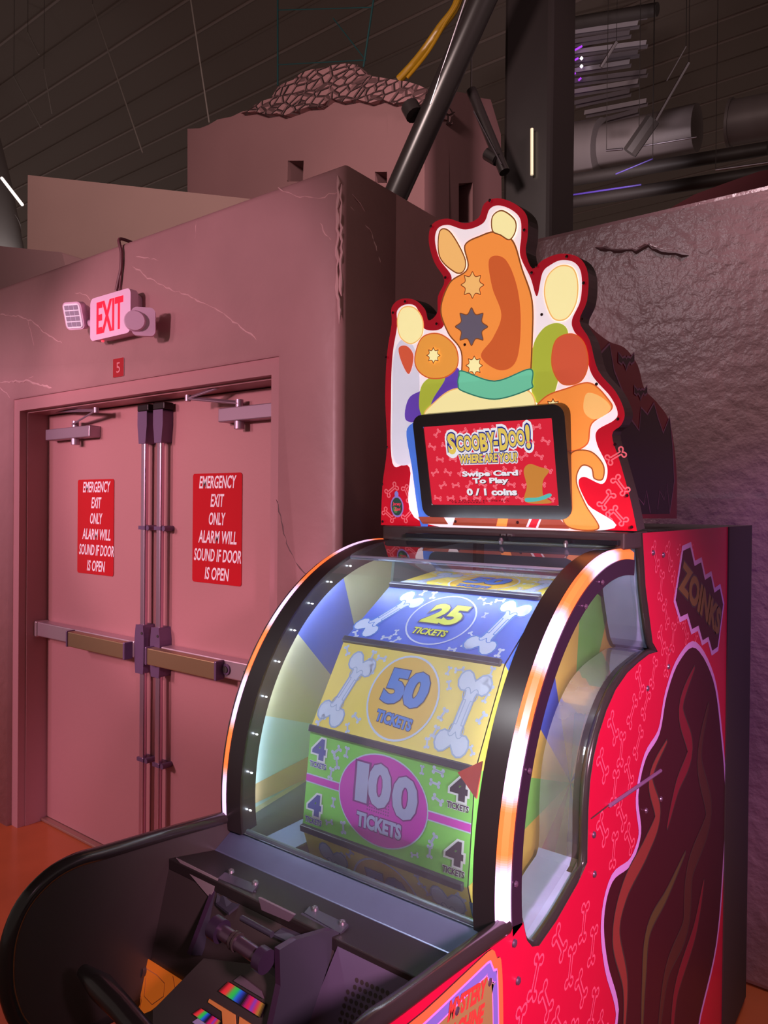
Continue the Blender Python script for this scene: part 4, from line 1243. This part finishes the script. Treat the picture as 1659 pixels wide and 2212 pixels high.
for k in range(14):
    fr = seg_frame(k)
    p = MB()
    kd = kinds[k]
    p.fbox(fr, -PW / 2, PW / 2, -PH / 2, PH / 2, -0.004, 0.0, base_m[kd])
    rn = random.Random(50 + k)
    if k in (0, 1, 2, 3, 13):
        t = 0.0004
        if kd == 'blu':
            for sx in (-1, 1):
                big_bone(p, fr, sx * 0.128 + 0.0, 0.0, 0.16, R(78 if sx > 0 else 62), M_pale, M_azure, t)
            p.ring(fr, ellipse(0, 0, .074, .076), ellipse(0, 0, .0705, .0725), M_pale, t)
            p.text('25', fr, 0.002, 0.016, 0.092, 0.062, M_lime, 0.0014, 0.05, 0.18, halo=[(0.085, M_navy, 0.0010)])
            p.text('TICKETS', fr, -0.004, -0.040, 0.078, 0.019, M_lime, 0.0014, 0.035, 0.1, halo=[(0.09, M_navy, 0.0010)])
            p.bones(fr, scatter(rn, 40, [(0, 0, .09, .092), (.128, 0, .042, .105), (-.128, 0, .052, .105)]), M_pale, t, 0.12)
        elif kd == 'yel':
            for sx in (-1, 1):
                big_bone(p, fr, sx * 0.132, -0.005, 0.155, R(84 if sx > 0 else 74), M_pale, mat('pale_line', (150, 170, 215), 0.4), t)
            p.poly(fr, ellipse(0, 0, .077, .082), M_yc, t)
            p.ring(fr, ellipse(0, 0, .0775, .0825), ellipse(0, 0, .0735, .0785), M_pale, t + .0003)
            p.text('50', fr, 0.002, 0.018, 0.098, 0.070, M_azure, 0.0016, 0.055, 0.06, halo=[(0.075, M_navy, 0.0012)])
            p.text('TICKETS', fr, -0.002, -0.044, 0.082, 0.022, M_azure, 0.0016, 0.045, 0.0, halo=[(0.09, M_navy, 0.0012)], wave=lambda u: -0.003 * u)
            p.bones(fr, scatter(rn, 44, [(0, 0, .094, .098), (.132, 0, .034, .105), (-.132, 0, .042, .105)]), M_pale, t, 0.12)
        else:
            p.fbox(fr, -PW / 2, PW / 2, -0.0085, 0.0085, t, t + 0.0002, M_pale)
            p.fbox(fr, -PW / 2, PW / 2, -0.0062, 0.0062, t + .0003, t + 0.0005, M_mag)
            p.poly(fr, ellipse(0, 0, .100, .080, 56), M_pale, t + .0008)
            p.poly(fr, ellipse(0, 0, .0975, .0775, 56), M_mag, t + .0011)
            for i in range(10):
                for j in range(7):
                    p.poly(fr, ellipse(-.03 + i * .0052, -.022 + j * .0052, .0015, .0015, 6), M_purp, t + .0013)
            p.text('1', fr, -0.046, 0.022, 0.028, 0.070, M_lav, 0.0024, 0.05, 0.0, halo=[(0.085, M_purp, 0.0019)])
            p.text('0', fr, -0.006, 0.024, 0.052, 0.078, M_lav, 0.0024, 0.05, 0.0, halo=[(0.075, M_purp, 0.0019)])
            p.text('0', fr, 0.050, 0.016, 0.054, 0.074, M_lav, 0.0024, 0.05, 0.0, halo=[(0.075, M_purp, 0.0019)])
            p.text('TICKETS', fr, -0.002, -0.043, 0.100, 0.026, M_lav, 0.0024, 0.05, 0.0, halo=[(0.11, M_purp, 0.0019)])
            for sx in (-1, 1):
                for sy in (-1, 1):
                    cx, cy = sx * 0.156, sy * 0.052 + 0.006
                    p.text('4', fr, cx, cy, 0.034, 0.040, M_ink if sx > 0 else mat('slate_blue', (80, 90, 170), 0.4), 0.0014, 0.06, 0.0, halo=[(0.13, M_wh, 0.0010)])
                    p.text('TICKETS', fr, cx, cy - 0.030, 0.042, 0.0105, M_ink if sx > 0 else mat('slate_blue', (80, 90, 170), 0.4), 0.0014, 0.03, 0.0, halo=[(0.10, M_wh, 0.0010)])
            av = [(0, 0, .116, .096), (0, 0, 9, .018)] + [(sx * .156, sy * .052, .036, .052) for sx in (-1, 1) for sy in (-1, 1)]
            p.bones(fr, scatter(rn, 44, av), M_pale, t, 0.12)
    p.build('ticket_panel', wh, smooth=0)
    q = arc(A0 + k * STEP, WR + 0.002, 0)
    dv = MB()
    fq = Frame((0, q.y, q.z), (1, 0, 0), (0, math.sin(R(A0 + k * STEP)), math.cos(R(A0 + k * STEP))))
    dv.fbox(fq, WX0 - 0.001, WX1 - 0.006, -0.0065, 0.0065, -0.012, 0.005, mat('divider', (52, 56, 74), 0.35))
    dv.build('divider', wh, smooth=0, bevel=0.002)
fr = seg_frame(0)
ptx = [fr.px(1014, 1660), fr.px(1066, 1636), fr.px(1054, 1716)]
MB().prism(fr, ptx, 0.034, 0.038, mat('pointer_red', (240, 84, 66), 0.4)).build('pointer', mach, smooth=0, bevel=0.001)

# inner side wall (left), wheel's reflection painted on as pale wedges, floor strip and back
iw = MB()
pal = {'grn': (200, 226, 226), 'yel': (214, 212, 176), 'blu': (116, 130, 214), 'red': (210, 180, 160)}
fl_ = YZ(XL + 0.020)
for k in range(-1, 5):
    kd = kinds[k % 14]
    a0, a1 = max(-8, A0 + k * STEP), min(98, A0 + (k + 1) * STEP)
    if a1 <= a0:
        continue
    pts = [(CY, CZ)] + [arc2(a0 + (a1 - a0) * j / 8, 0.448 if True else 0) for j in range(9)]
    iw.poly(fl_, pts, mat('inner_' + kd, pal[kd], 0.12), 0.0)
iw.poly(fl_, [(CY, CZ), arc2(-8, .448), (1.0, 0.98), (1.0, 0.6), (1.9, 0.6), (1.9, 1.55), arc2(98, .448)], mat('inner_pale', (150, 160, 170), 0.2), -0.0005)
iw.poly(fl_, [arc2(0, .44), (1.25, 1.10), (1.25, 1.05), arc2(-5, .445)], mat('inner_amber', (206, 182, 140), 0.15), 0.0008)
iw.build('inner_side_wall', mach, smooth=0)
cf = MB().prism(XY(0.984), [(gx0, 0.972), (gx1, 0.972), (gx1, 1.018), (WX0 - .02, 1.018), (WX0 - .02, 1.4), (gx0, 1.4)], -0.004, 0.0, M_gray)
cf.build('cavity_floor', mach, smooth=0)
MB().tube([(-1.045, 0.99, 0.986), (-1.045, 0.99, 0.990)], 0.007, M_steel, 12).build('bolt', mach)
MB().box(gx0, gx1, 1.90, 1.918, 0.62, 1.55, mat('cavity_back', (90, 90, 110), 0.5)).build('cavity_back', mach, smooth=0)

# added fill strips inside the hood light the wheel; the LED dots follow
st_ = MB().tube([arc(-6 + 3 * k, 0.4425, gx1 + 0.022) for k in range(26)], 0.0035, mat('hood_fill', (250, 250, 250), 0.4, emit=(255, 246, 236), strength=HOOD['right']), 8)
st_.build('hood_fill', mach, smooth=60)
ed_ = arc(71, 0.483, 0) + Vector((0, 0.012, -0.004))
MB().tube([(gx0 + .01, ed_.y, ed_.z), (gx1 - .01, ed_.y, ed_.z)], 0.0022, mat('edge_fill', (250, 250, 250), 0.4, emit=(236, 244, 255), strength=HOOD['edge']), 8).build('hood_fill', mach, smooth=60)  # added fill tube hidden behind the glass edge
MB().tube([arc(-6 + 3 * k, 0.4435, XL + 0.030) for k in range(26)], 0.002, mat('strip_fill', (250, 250, 250), 0.4, emit=(232, 242, 255), strength=HOOD['strip']), 8).build('hood_fill', mach, smooth=60)
M_dot = mat('hood_led', (250, 250, 250), 0.4, emit=(232, 242, 255), strength=HOOD['left'])
for k in range(9):
    c = arc(-3 + 9.0 * k, 0.466, gx0 + 0.005)
    MB().tube([c - Vector((.003, 0, 0)), c, c + Vector((.003, 0, 0))], [0.0006, 0.0014, 0.0006], M_dot, 8).build('hood_led', mach, smooth=60)

# ---- topper base and bright board
MB().box(XL + 0.02, XR - 0.002, 1.452, 1.60, 1.566, 1.601, M_black).build('topper_base', mach, smooth=0, bevel=0.004)
MB().box(XL + 0.10, XR - 0.01, 1.436, 1.452, 1.574, 1.586, mat('rail', (40, 42, 48), 0.25, 0.6)).build('hinge_rail', mach, smooth=0, bevel=0.002)
fb = Frame((0, 1.4515, 0), (1, 0, 0), (0, 0, 1))
for q in ((1089, 1158), (1103, 1158)):
    a, b = fb.px(*q)
    MB().fbox(fb, a - .006, a + .006, b - .005, b + .005, 0.0, 0.004, M_steel).fbox(fb, a - .003, a + .003, b - .0025, b + .0025, 0.004, 0.0045, M_black).build('latch', mach, smooth=0)
for q in ((1082, 1168), (1222, 1174)):
    c = on_y(*q, 1.42)
    MB().tube([c - Vector((0, 0, .008)), c, c + Vector((0, 0, .006))], [0.003, 0.0055, 0.003], M_steel, 10).build('thumb_screw', mach)

TT = R(5)
TOP = Frame((X0, 1.486, 1.602), (1, 0, 0), (0, -math.sin(TT), math.cos(TT)))
bpx = [(823, 1134), (826, 1050), (836, 965), (832, 860), (836, 765), (846, 700), (846, 664), (866, 646), (896, 648), (918, 668), (926, 692), (944, 676), (946, 640), (960, 605), (938, 566), (926, 520), (934, 484), (966, 472), (1004, 482), (1034, 470), (1046, 440), (1074, 428), (1112, 440), (1138, 466), (1140, 508), (1136, 545), (1150, 580), (1172, 562), (1210, 548), (1250, 556), (1270, 590), (1268, 650), (1252, 694), (1274, 735), (1292, 800), (1330, 846), (1349, 890), (1342, 918), (1322, 940), (1340, 1000), (1362, 1080), (1376, 1147)]
bo = TOP.pxs(bpx)
corner0, corner1 = bo[0], bo[-1]
bo = spline(bo, 4, False)
board = MB().bones(TOP, [(*TOP.px(x, y), 0.045, r) for x, y, r in ((846, 1058, .6), (880, 1066, 2.0), (840, 1112, 2.5), (882, 1112, .7), (1310, 1080, .9), (1340, 1048, 2.2), (1300, 1122, 0.3), (1336, 1114, 2.3), (1330, 985, .5))], mat('topper_bone', (238, 110, 120), 0.35, emit=(238, 110, 120), strength=0.35), 0.0003, 0.07).prism(TOP, bo, -0.05, 0.0, mat('topper_red', (214, 16, 44), 0.25, emit=(214, 16, 44), strength=0.28), M_black).build('topper_board', mach, smooth=0)


def lit(name, rgb, s=0.62):
    s = s * 1.3
    return mat('lit_' + name, rgb, 0.35, emit=rgb, strength=s)


L_white, L_cream, L_or, L_ord, L_orl = lit('white', (244, 226, 232)), lit('cream', (252, 236, 170)), lit('orange', (236, 138, 62), .68), lit('burnt', (206, 92, 44), .6), lit('peach', (244, 184, 110))
L_teal, L_olive, L_purple, L_blue, L_coral, L_lilac = lit('teal', (110, 196, 160)), lit('olive', (170, 176, 58)), lit('purple', (104, 66, 178), .5), lit('blue', (70, 110, 205)), lit('coral', (224, 92, 62), .5), lit('pale', (226, 218, 236), .5)
L_slate, L_brown, L_line = lit('slate', (120, 108, 128), .35), lit('brown', (150, 70, 50), .35), lit('line', (150, 84, 40), .4)
layer = [0.0004]


def art(pts, m, name, edge=None, sm=True, ew=0.003):
    q = TOP.pxs(pts)
    q = spline(q, 7) if sm else q
    b = MB().poly(TOP, q, m, layer[0])
    if edge:
        b.ring(TOP, q, offset(q, ew), edge, layer[0] + 0.00006)
    layer[0] += 0.00014
    return b.build(name, board, smooth=0)


# white band following the board, then plain flowing colour fields
inner = [(848, 1000), (845, 860), (848, 770), (858, 705), (858, 672), (876, 658), (898, 662), (910, 690), (920, 712), (958, 705), (958, 640), (976, 600), (950, 560), (940, 520), (946, 494), (968, 486), (1006, 496), (1044, 482), (1058, 452), (1078, 444), (1106, 454), (1124, 474), (1126, 510), (1124, 552), (1146, 600), (1160, 640), (1172, 590), (1190, 572), (1214, 562), (1242, 568), (1256, 594), (1254, 648), (1236, 690), (1240, 715), (1262, 745), (1278, 808), (1318, 856), (1334, 890), (1326, 908), (1290, 930), (1290, 960), (1312, 1010), (1302, 1045), (1262, 1030), (1250, 1045), (1270, 1090), (1306, 1145), (915, 1130), (885, 1010)]
art(inner, L_white, 'white_band', sm=True)
art([(850, 990), (848, 860), (850, 775), (866, 735), (892, 745), (906, 800), (905, 880), (898, 960), (890, 1000)], L_lilac, 'pale_field')
art([(880, 925), (930, 930), (925, 1132), (908, 1130), (890, 1010)], L_blue, 'blue_field')
art([(858, 690), (870, 664), (896, 664), (914, 690), (912, 726), (888, 744), (864, 728)], L_cream, 'cream_disc', L_orl)
art([(876, 905), (884, 860), (920, 838), (960, 800), (992, 798), (985, 850), (940, 900), (905, 912)], L_purple, 'purple_field')
art([(912, 832), (944, 808), (962, 818), (936, 862), (920, 905), (906, 880)], L_olive, 'olive_wave')
art([(896, 770), (912, 728), (950, 720), (985, 748), (990, 790), (965, 815), (928, 818), (902, 800)], lit('amber', (240, 158, 66), .55), 'amber_disc', L_ord)
art([(862, 752), (880, 748), (894, 770), (884, 808), (868, 782)], L_coral, 'coral_leaf')
art([(1152, 860), (1150, 760), (1172, 712), (1206, 698), (1228, 720), (1214, 790), (1190, 866)], L_olive, 'olive_field')
art([(1176, 640), (1182, 598), (1208, 574), (1238, 578), (1250, 610), (1246, 656), (1224, 690), (1194, 688)], L_cream, 'cream_disc', L_orl)
art([(1150, 900), (1176, 858), (1224, 838), (1276, 826), (1316, 862), (1322, 886), (1280, 916), (1270, 960), (1230, 975), (1200, 940)], L_or, 'orange_field', L_ord)
art([(1262, 888), (1268, 850), (1300, 858), (1320, 884), (1286, 906)], L_orl, 'peach_leaf')
art([(1192, 790), (1200, 736), (1236, 720), (1264, 742), (1272, 790), (1254, 826), (1214, 830)], L_coral, 'coral_disc', L_ord)
art([(1000, 830), (996, 760), (968, 720), (952, 668), (972, 610), (1010, 580), (1004, 530), (1040, 508), (1074, 500), (1110, 520), (1130, 580), (1152, 650), (1152, 740), (1146, 830), (1130, 868), (1040, 872)], L_or, 'orange_column', L_line, ew=0.0035)
art([(1058, 560), (1092, 560), (1118, 620), (1126, 700), (1116, 780), (1080, 800), (1040, 770), (1066, 730), (1084, 680), (1064, 620)], L_ord, 'burnt_wave')
art([(950, 556), (950, 500), (974, 500), (1006, 556), (1004, 586), (984, 590)], L_orl, 'peach_wave', L_line)
art([(1064, 500), (1064, 468), (1086, 454), (1114, 474), (1116, 500), (1102, 520), (1082, 510)], L_cream, 'cream_wave', L_line)
for cx_, cy_, r0_, m_, nm_ in ((1022, 616, 30, L_orl, 'peach_burst'), (1020, 706, 42, L_slate, 'slate_burst'), (1026, 790, 22, L_cream, 'cream_burst'), (1196, 880, 20, L_cream, 'cream_burst'), (938, 768, 18, L_cream, 'cream_burst')):
    star = []
    for k in range(16):
        a = math.pi * 2 * k / 16
        r = r0_ * 0.7 if k % 2 else r0_
        star.append((cx_ + r * 0.86 * math.cos(a), cy_ + r * math.sin(a)))
    art(star, m_, nm_, L_line, ew=0.0022)
art([(922, 900), (940, 868), (990, 838), (1070, 858), (1140, 842), (1160, 880), (1140, 905), (1030, 910)], L_cream, 'cream_field', L_orl)
art([(992, 812), (1000, 800), (1070, 822), (1146, 796), (1152, 826), (1146, 842), (1070, 864), (1000, 846), (990, 830)], L_teal, 'teal_ribbon', lit('teal_line', (60, 140, 120), .4))
art([(1228, 1010), (1238, 975), (1278, 974), (1306, 1004), (1304, 1036), (1284, 1034), (1278, 1012), (1258, 1008), (1248, 1040), (1268, 1090), (1296, 1142), (1230, 1140), (1214, 1100)], L_or, 'orange_ribbon', L_line)
art([(905, 1116), (960, 1116), (970, 1132), (915, 1131)], L_brown, 'brown_strip', sm=False)
art([(985, 1118), (1210, 1120), (1232, 1142), (980, 1134)], L_brown, 'brown_strip', sm=False)
art([(1146, 1118), (1172, 1119), (1164, 1140), (1138, 1138)], lit('flag_white', (235, 225, 235), .4), 'pale_strip', sm=False)
art([(1152, 1118), (1168, 1119), (1159, 1140), (1143, 1138)], lit('flag_red', (200, 30, 50), .4), 'red_strip', sm=False)
art([(1078, 1118), (1100, 1118), (1096, 1137), (1074, 1136)], L_or, 'orange_strip', sm=False)
# round maker's badge at lower left: dark globe with short red script
bd = MB()
c = TOP.px(860, 1094)
bd.poly(TOP, ellipse(*c, .020, .027), lit('badge_rim', (150, 120, 190), .3), layer[0])
bd.poly(TOP, ellipse(*c, .0165, .0225), lit('badge_green', (40, 70, 60), .3), layer[0] + .0003)
bd.poly(TOP, ellipse(c[0], c[1] + .031, .006, .008), lit('badge_knob', (130, 130, 210), .3), layer[0] + .0003)
bd.poly(TOP, ellipse(c[0] - .006, c[1] - .008, .006, .009, 16, .5), lit('badge_leaf', (80, 130, 70), .3), layer[0] + .0005)
bd.text('Jersey', TOP, c[0], c[1] + .006, .026, .011, lit('badge_red', (220, 50, 80), .5), layer[0] + .0008, 0.02, .2)
bd.text('Zevi', TOP, c[0] + .001, c[1] - .006, .02, .009, lit('badge_red', (220, 50, 80), .5), layer[0] + .0008, 0.02, .2)
bd.build('maker_badge', board, smooth=0)
for q in ((829, 1126), (828, 1046), (838, 966), (836, 772), (851, 676), (877, 652), (945, 700), (964, 600), (933, 490), (1060, 434), (1134, 498), (1160, 575), (1226, 555), (1262, 612), (1258, 690), (1290, 830), (1336, 905), (1330, 960), (1356, 1070), (1366, 1138), (986, 1126), (1120, 1128), (1006, 745), (1172, 680), (1150, 590)):
    a, b = TOP.px(*q)
    MB().tube([TOP.p(a, b, layer[0]), TOP.p(a, b, layer[0] + .002)], [0.0036, 0.002], mat('dark_screw', (60, 24, 34), 0.3, 0.4), 8).build('screw', board)

# side wing of the topper, dark red night scene with bats
SW = YZ(-0.60)
wpx = [(1262, 690), (1282, 712), (1316, 738), (1350, 752), (1378, 790), (1392, 840), (1418, 868), (1444, 905), (1456, 960), (1462, 1030), (1462, 1120), (1240, 1120), (1240, 690)]
wq = [(max(a, 1.512), b) for a, b in spline(SW.pxs(wpx[:-2]), 4, False) + SW.pxs(wpx[-2:])]
wg = MB().prism(SW, wq, -0.02, 0.0, mat('wing_red', (150, 14, 34), 0.3), M_black).build('topper_wing', mach, smooth=0)
wa = MB()
hills = [(1240, 760), (1290, 770), (1316, 742), (1326, 800), (1346, 850), (1362, 905), (1380, 930), (1384, 880), (1398, 895), (1412, 870), (1420, 900), (1432, 935), (1446, 900), (1452, 960), (1456, 1040), (1446, 1110), (1240, 1112)]
hq = [(max(a, 1.52), b) for a, b in SW.pxs(hills)]
wa.poly(SW, hq, mat('night_black', (22, 18, 22), 0.35), 0.0005)
wa.line(SW, hq[1:-1], 0.006, mat('lilac_dim', (170, 110, 160), 0.4), 0.0009)
for pts in ([(1384, 1110), (1378, 1075), (1390, 1090), (1396, 1060), (1404, 1108)], [(1420, 1100), (1424, 1060), (1434, 1080), (1440, 1045), (1446, 1108)]):
    wa.line(SW, SW.pxs(pts), 0.004, mat('lilac_dim', (170, 110, 160), 0.4), 0.0009)
for cx, cy, s in ((1352, 780, 17), (1383, 848, 14)):
    bat = [(-1, 0.9), (-.5, .35), (-.15, .5), (0, .25), (.15, .5), (.5, .35), (1, .9), (1.0, -.1), (.6, -.35), (.45, -.1), (.15, -.5), (0, -1), (-.15, -.5), (-.45, -.1), (-.6, -.35), (-1.0, -.1)]
    q = SW.pxs([(cx + a * s, cy - b * s * 1.2) for a, b in bat])
    wa.poly(SW, q, mat('night_black', (22, 18, 22), 0.35), 0.0011)
    wa.line(SW, q, 0.005, mat('lilac_dim', (170, 110, 160), 0.4), 0.0014, True)
wa.build('night_print', wg, smooth=0)

# ---- monitor
TM = R(12.5)
MON = Frame((X0, 1.479, 1.626), (1, 0, 0), (0, -math.sin(TM), math.cos(TM)))
mo = MB().prism(MON, rrect(0.382, 0.247, 0.026, 6, 0, 0.1215), -0.036, 0.0, M_blackg, M_black, holes=[[(-.1625, .0285), (.1625, .0285), (.1625, .2165), (-.1625, .2165)]]).build('monitor', mach, smooth=35, bevel=0.004)
sm = MB()
S_red = mat('screen_red', (60, 5, 10), 0.12, emit=(226, 38, 60), strength=0.85)
S_l = lambda n, c, s=0.9: mat('screen_' + n, tuple(int(v * .25) for v in c), 0.15, emit=c, strength=s)
SW_, SH_ = 0.320, 0.184
SC = Frame(MON.p(0, 0.1225), MON.ex, MON.ey)
sm.prism(SC, [(-.1625, -.094), (.1625, -.094), (.1625, .094), (-.1625, .094)], -0.006, -0.003, S_red, M_black)
rn = random.Random(5)
spots = []
for j in range(6):
    for i in range(9):
        spots.append((-.145 + i * .036 + (0.018 if j % 2 else 0), -.078 + j * .031, .022, rn.choice((.5, -.5, .1, .8, -.2))))
sm.bones(SC, [q for q in spots if abs(q[0]) < .15], S_l('bone', (250, 112, 128)), -0.0028, 0.09)
scr = sm.build('screen', mo, smooth=0)
st = MB()
S_y, S_n, S_w = S_l('yellow', (232, 200, 92)), S_l('navy', (40, 48, 130)), S_l('white', (240, 236, 244))
S_k = S_l('black', (26, 12, 18))


def scr_px(x, y):
    return SC.px(780 + x * 700 / 1659, 840 + y * 400 / 948)


letters = 'SCOOBY-DOO!'
xs_ = [462, 504, 543, 584, 626, 664, 688, 727, 773, 815, 852]
ws_ = [46, 40, 42, 42, 40, 42, 22, 46, 42, 42, 22]
hs_ = [104, 78, 76, 76, 88, 100, 20, 104, 76, 74, 112]
ys_ = [282, 281, 279, 275, 274, 276, 278, 258, 256, 250, 245]
for rnd_i, (hal, mm, tt) in enumerate(((0.19, S_w, -0.0024), (0.10, S_n, -0.0019), (0.045, S_y, -0.0014))):
    for ch, x, w, h, y in zip(letters, xs_, ws_, hs_, ys_):
        c = scr_px(x, y)
        k = 700 / 1659 * 0.00114
        v0, f0 = glyphs(ch, 0.045, 0.0)
        x0, x1 = min(q[0] for q in v0), max(q[0] for q in v0); y0, y1 = min(q[1] for q in v0), max(q[1] for q in v0)
        vv, ff = glyphs(ch, hal, 0.0)
        sx, sy = w * k / (x1 - x0), h * k * 0.98 / (y1 - y0)
        st.add([SC.p(c[0] + (a - (x0 + x1) / 2) * sx, c[1] + (b - (y0 + y1) / 2) * sy, tt) for a, b in vv], ff, mm)
a, b = scr_px(646, 355)
w_ = scr_px(795, 345)[0] - scr_px(500, 362)[0]
st.text('WHERE ARE YOU?', SC, a, b, w_, 0.021, S_y, -0.0014, 0.045, 0.08, halo=[(0.20, S_w, -0.0024), (0.11, S_n, -0.0019)])
for s_, l, r_, y, h in (('Swipe Card', 516, 803, 437, .0165), ('To Play', 570, 754, 474, .0165), ('0 / 1 coins', 540, 797, 528, .0165)):
    a0, a1 = scr_px(l, y), scr_px(r_, y)
    cx, cy = (a0[0] + a1[0]) / 2, (a0[1] + a1[1]) / 2
    st.text(s_, SC, cx + .0012, cy - .0012, a1[0] - a0[0], h, S_k, -0.0012, 0.05)
    st.text(s_, SC, cx, cy, a1[0] - a0[0], h, S_w, -0.0008, 0.05)
for i in range(2):
    a, b = scr_px(580, 570 + i * 12)
    st.text('ALL RELATED ELEMENTS' if i == 0 else 'TRADEMARKS', SC, -0.062 if i else -0.035, -.084 - i * .0045, .16 if i == 0 else .09, .0032, S_k, -0.0014, 0.0)
st.build('screen_lettering', mo, smooth=0)
sb = MB()
blob = [scr_px(*q) for q in ((838, 580), (846, 500), (830, 420), (858, 386), (910, 400), (960, 420), (930, 470), (930, 545), (972, 585))]
sb.poly(SC, spline(blob, 5), S_l('tan', (204, 132, 58)), -0.0022)
sb.poly(SC, spline([scr_px(*q) for q in ((842, 560), (905, 556), (962, 536), (970, 552), (910, 574), (845, 580))], 5), S_l('teal', (90, 190, 180)), -0.0018)
sb.build('screen_picture', mo, smooth=0)
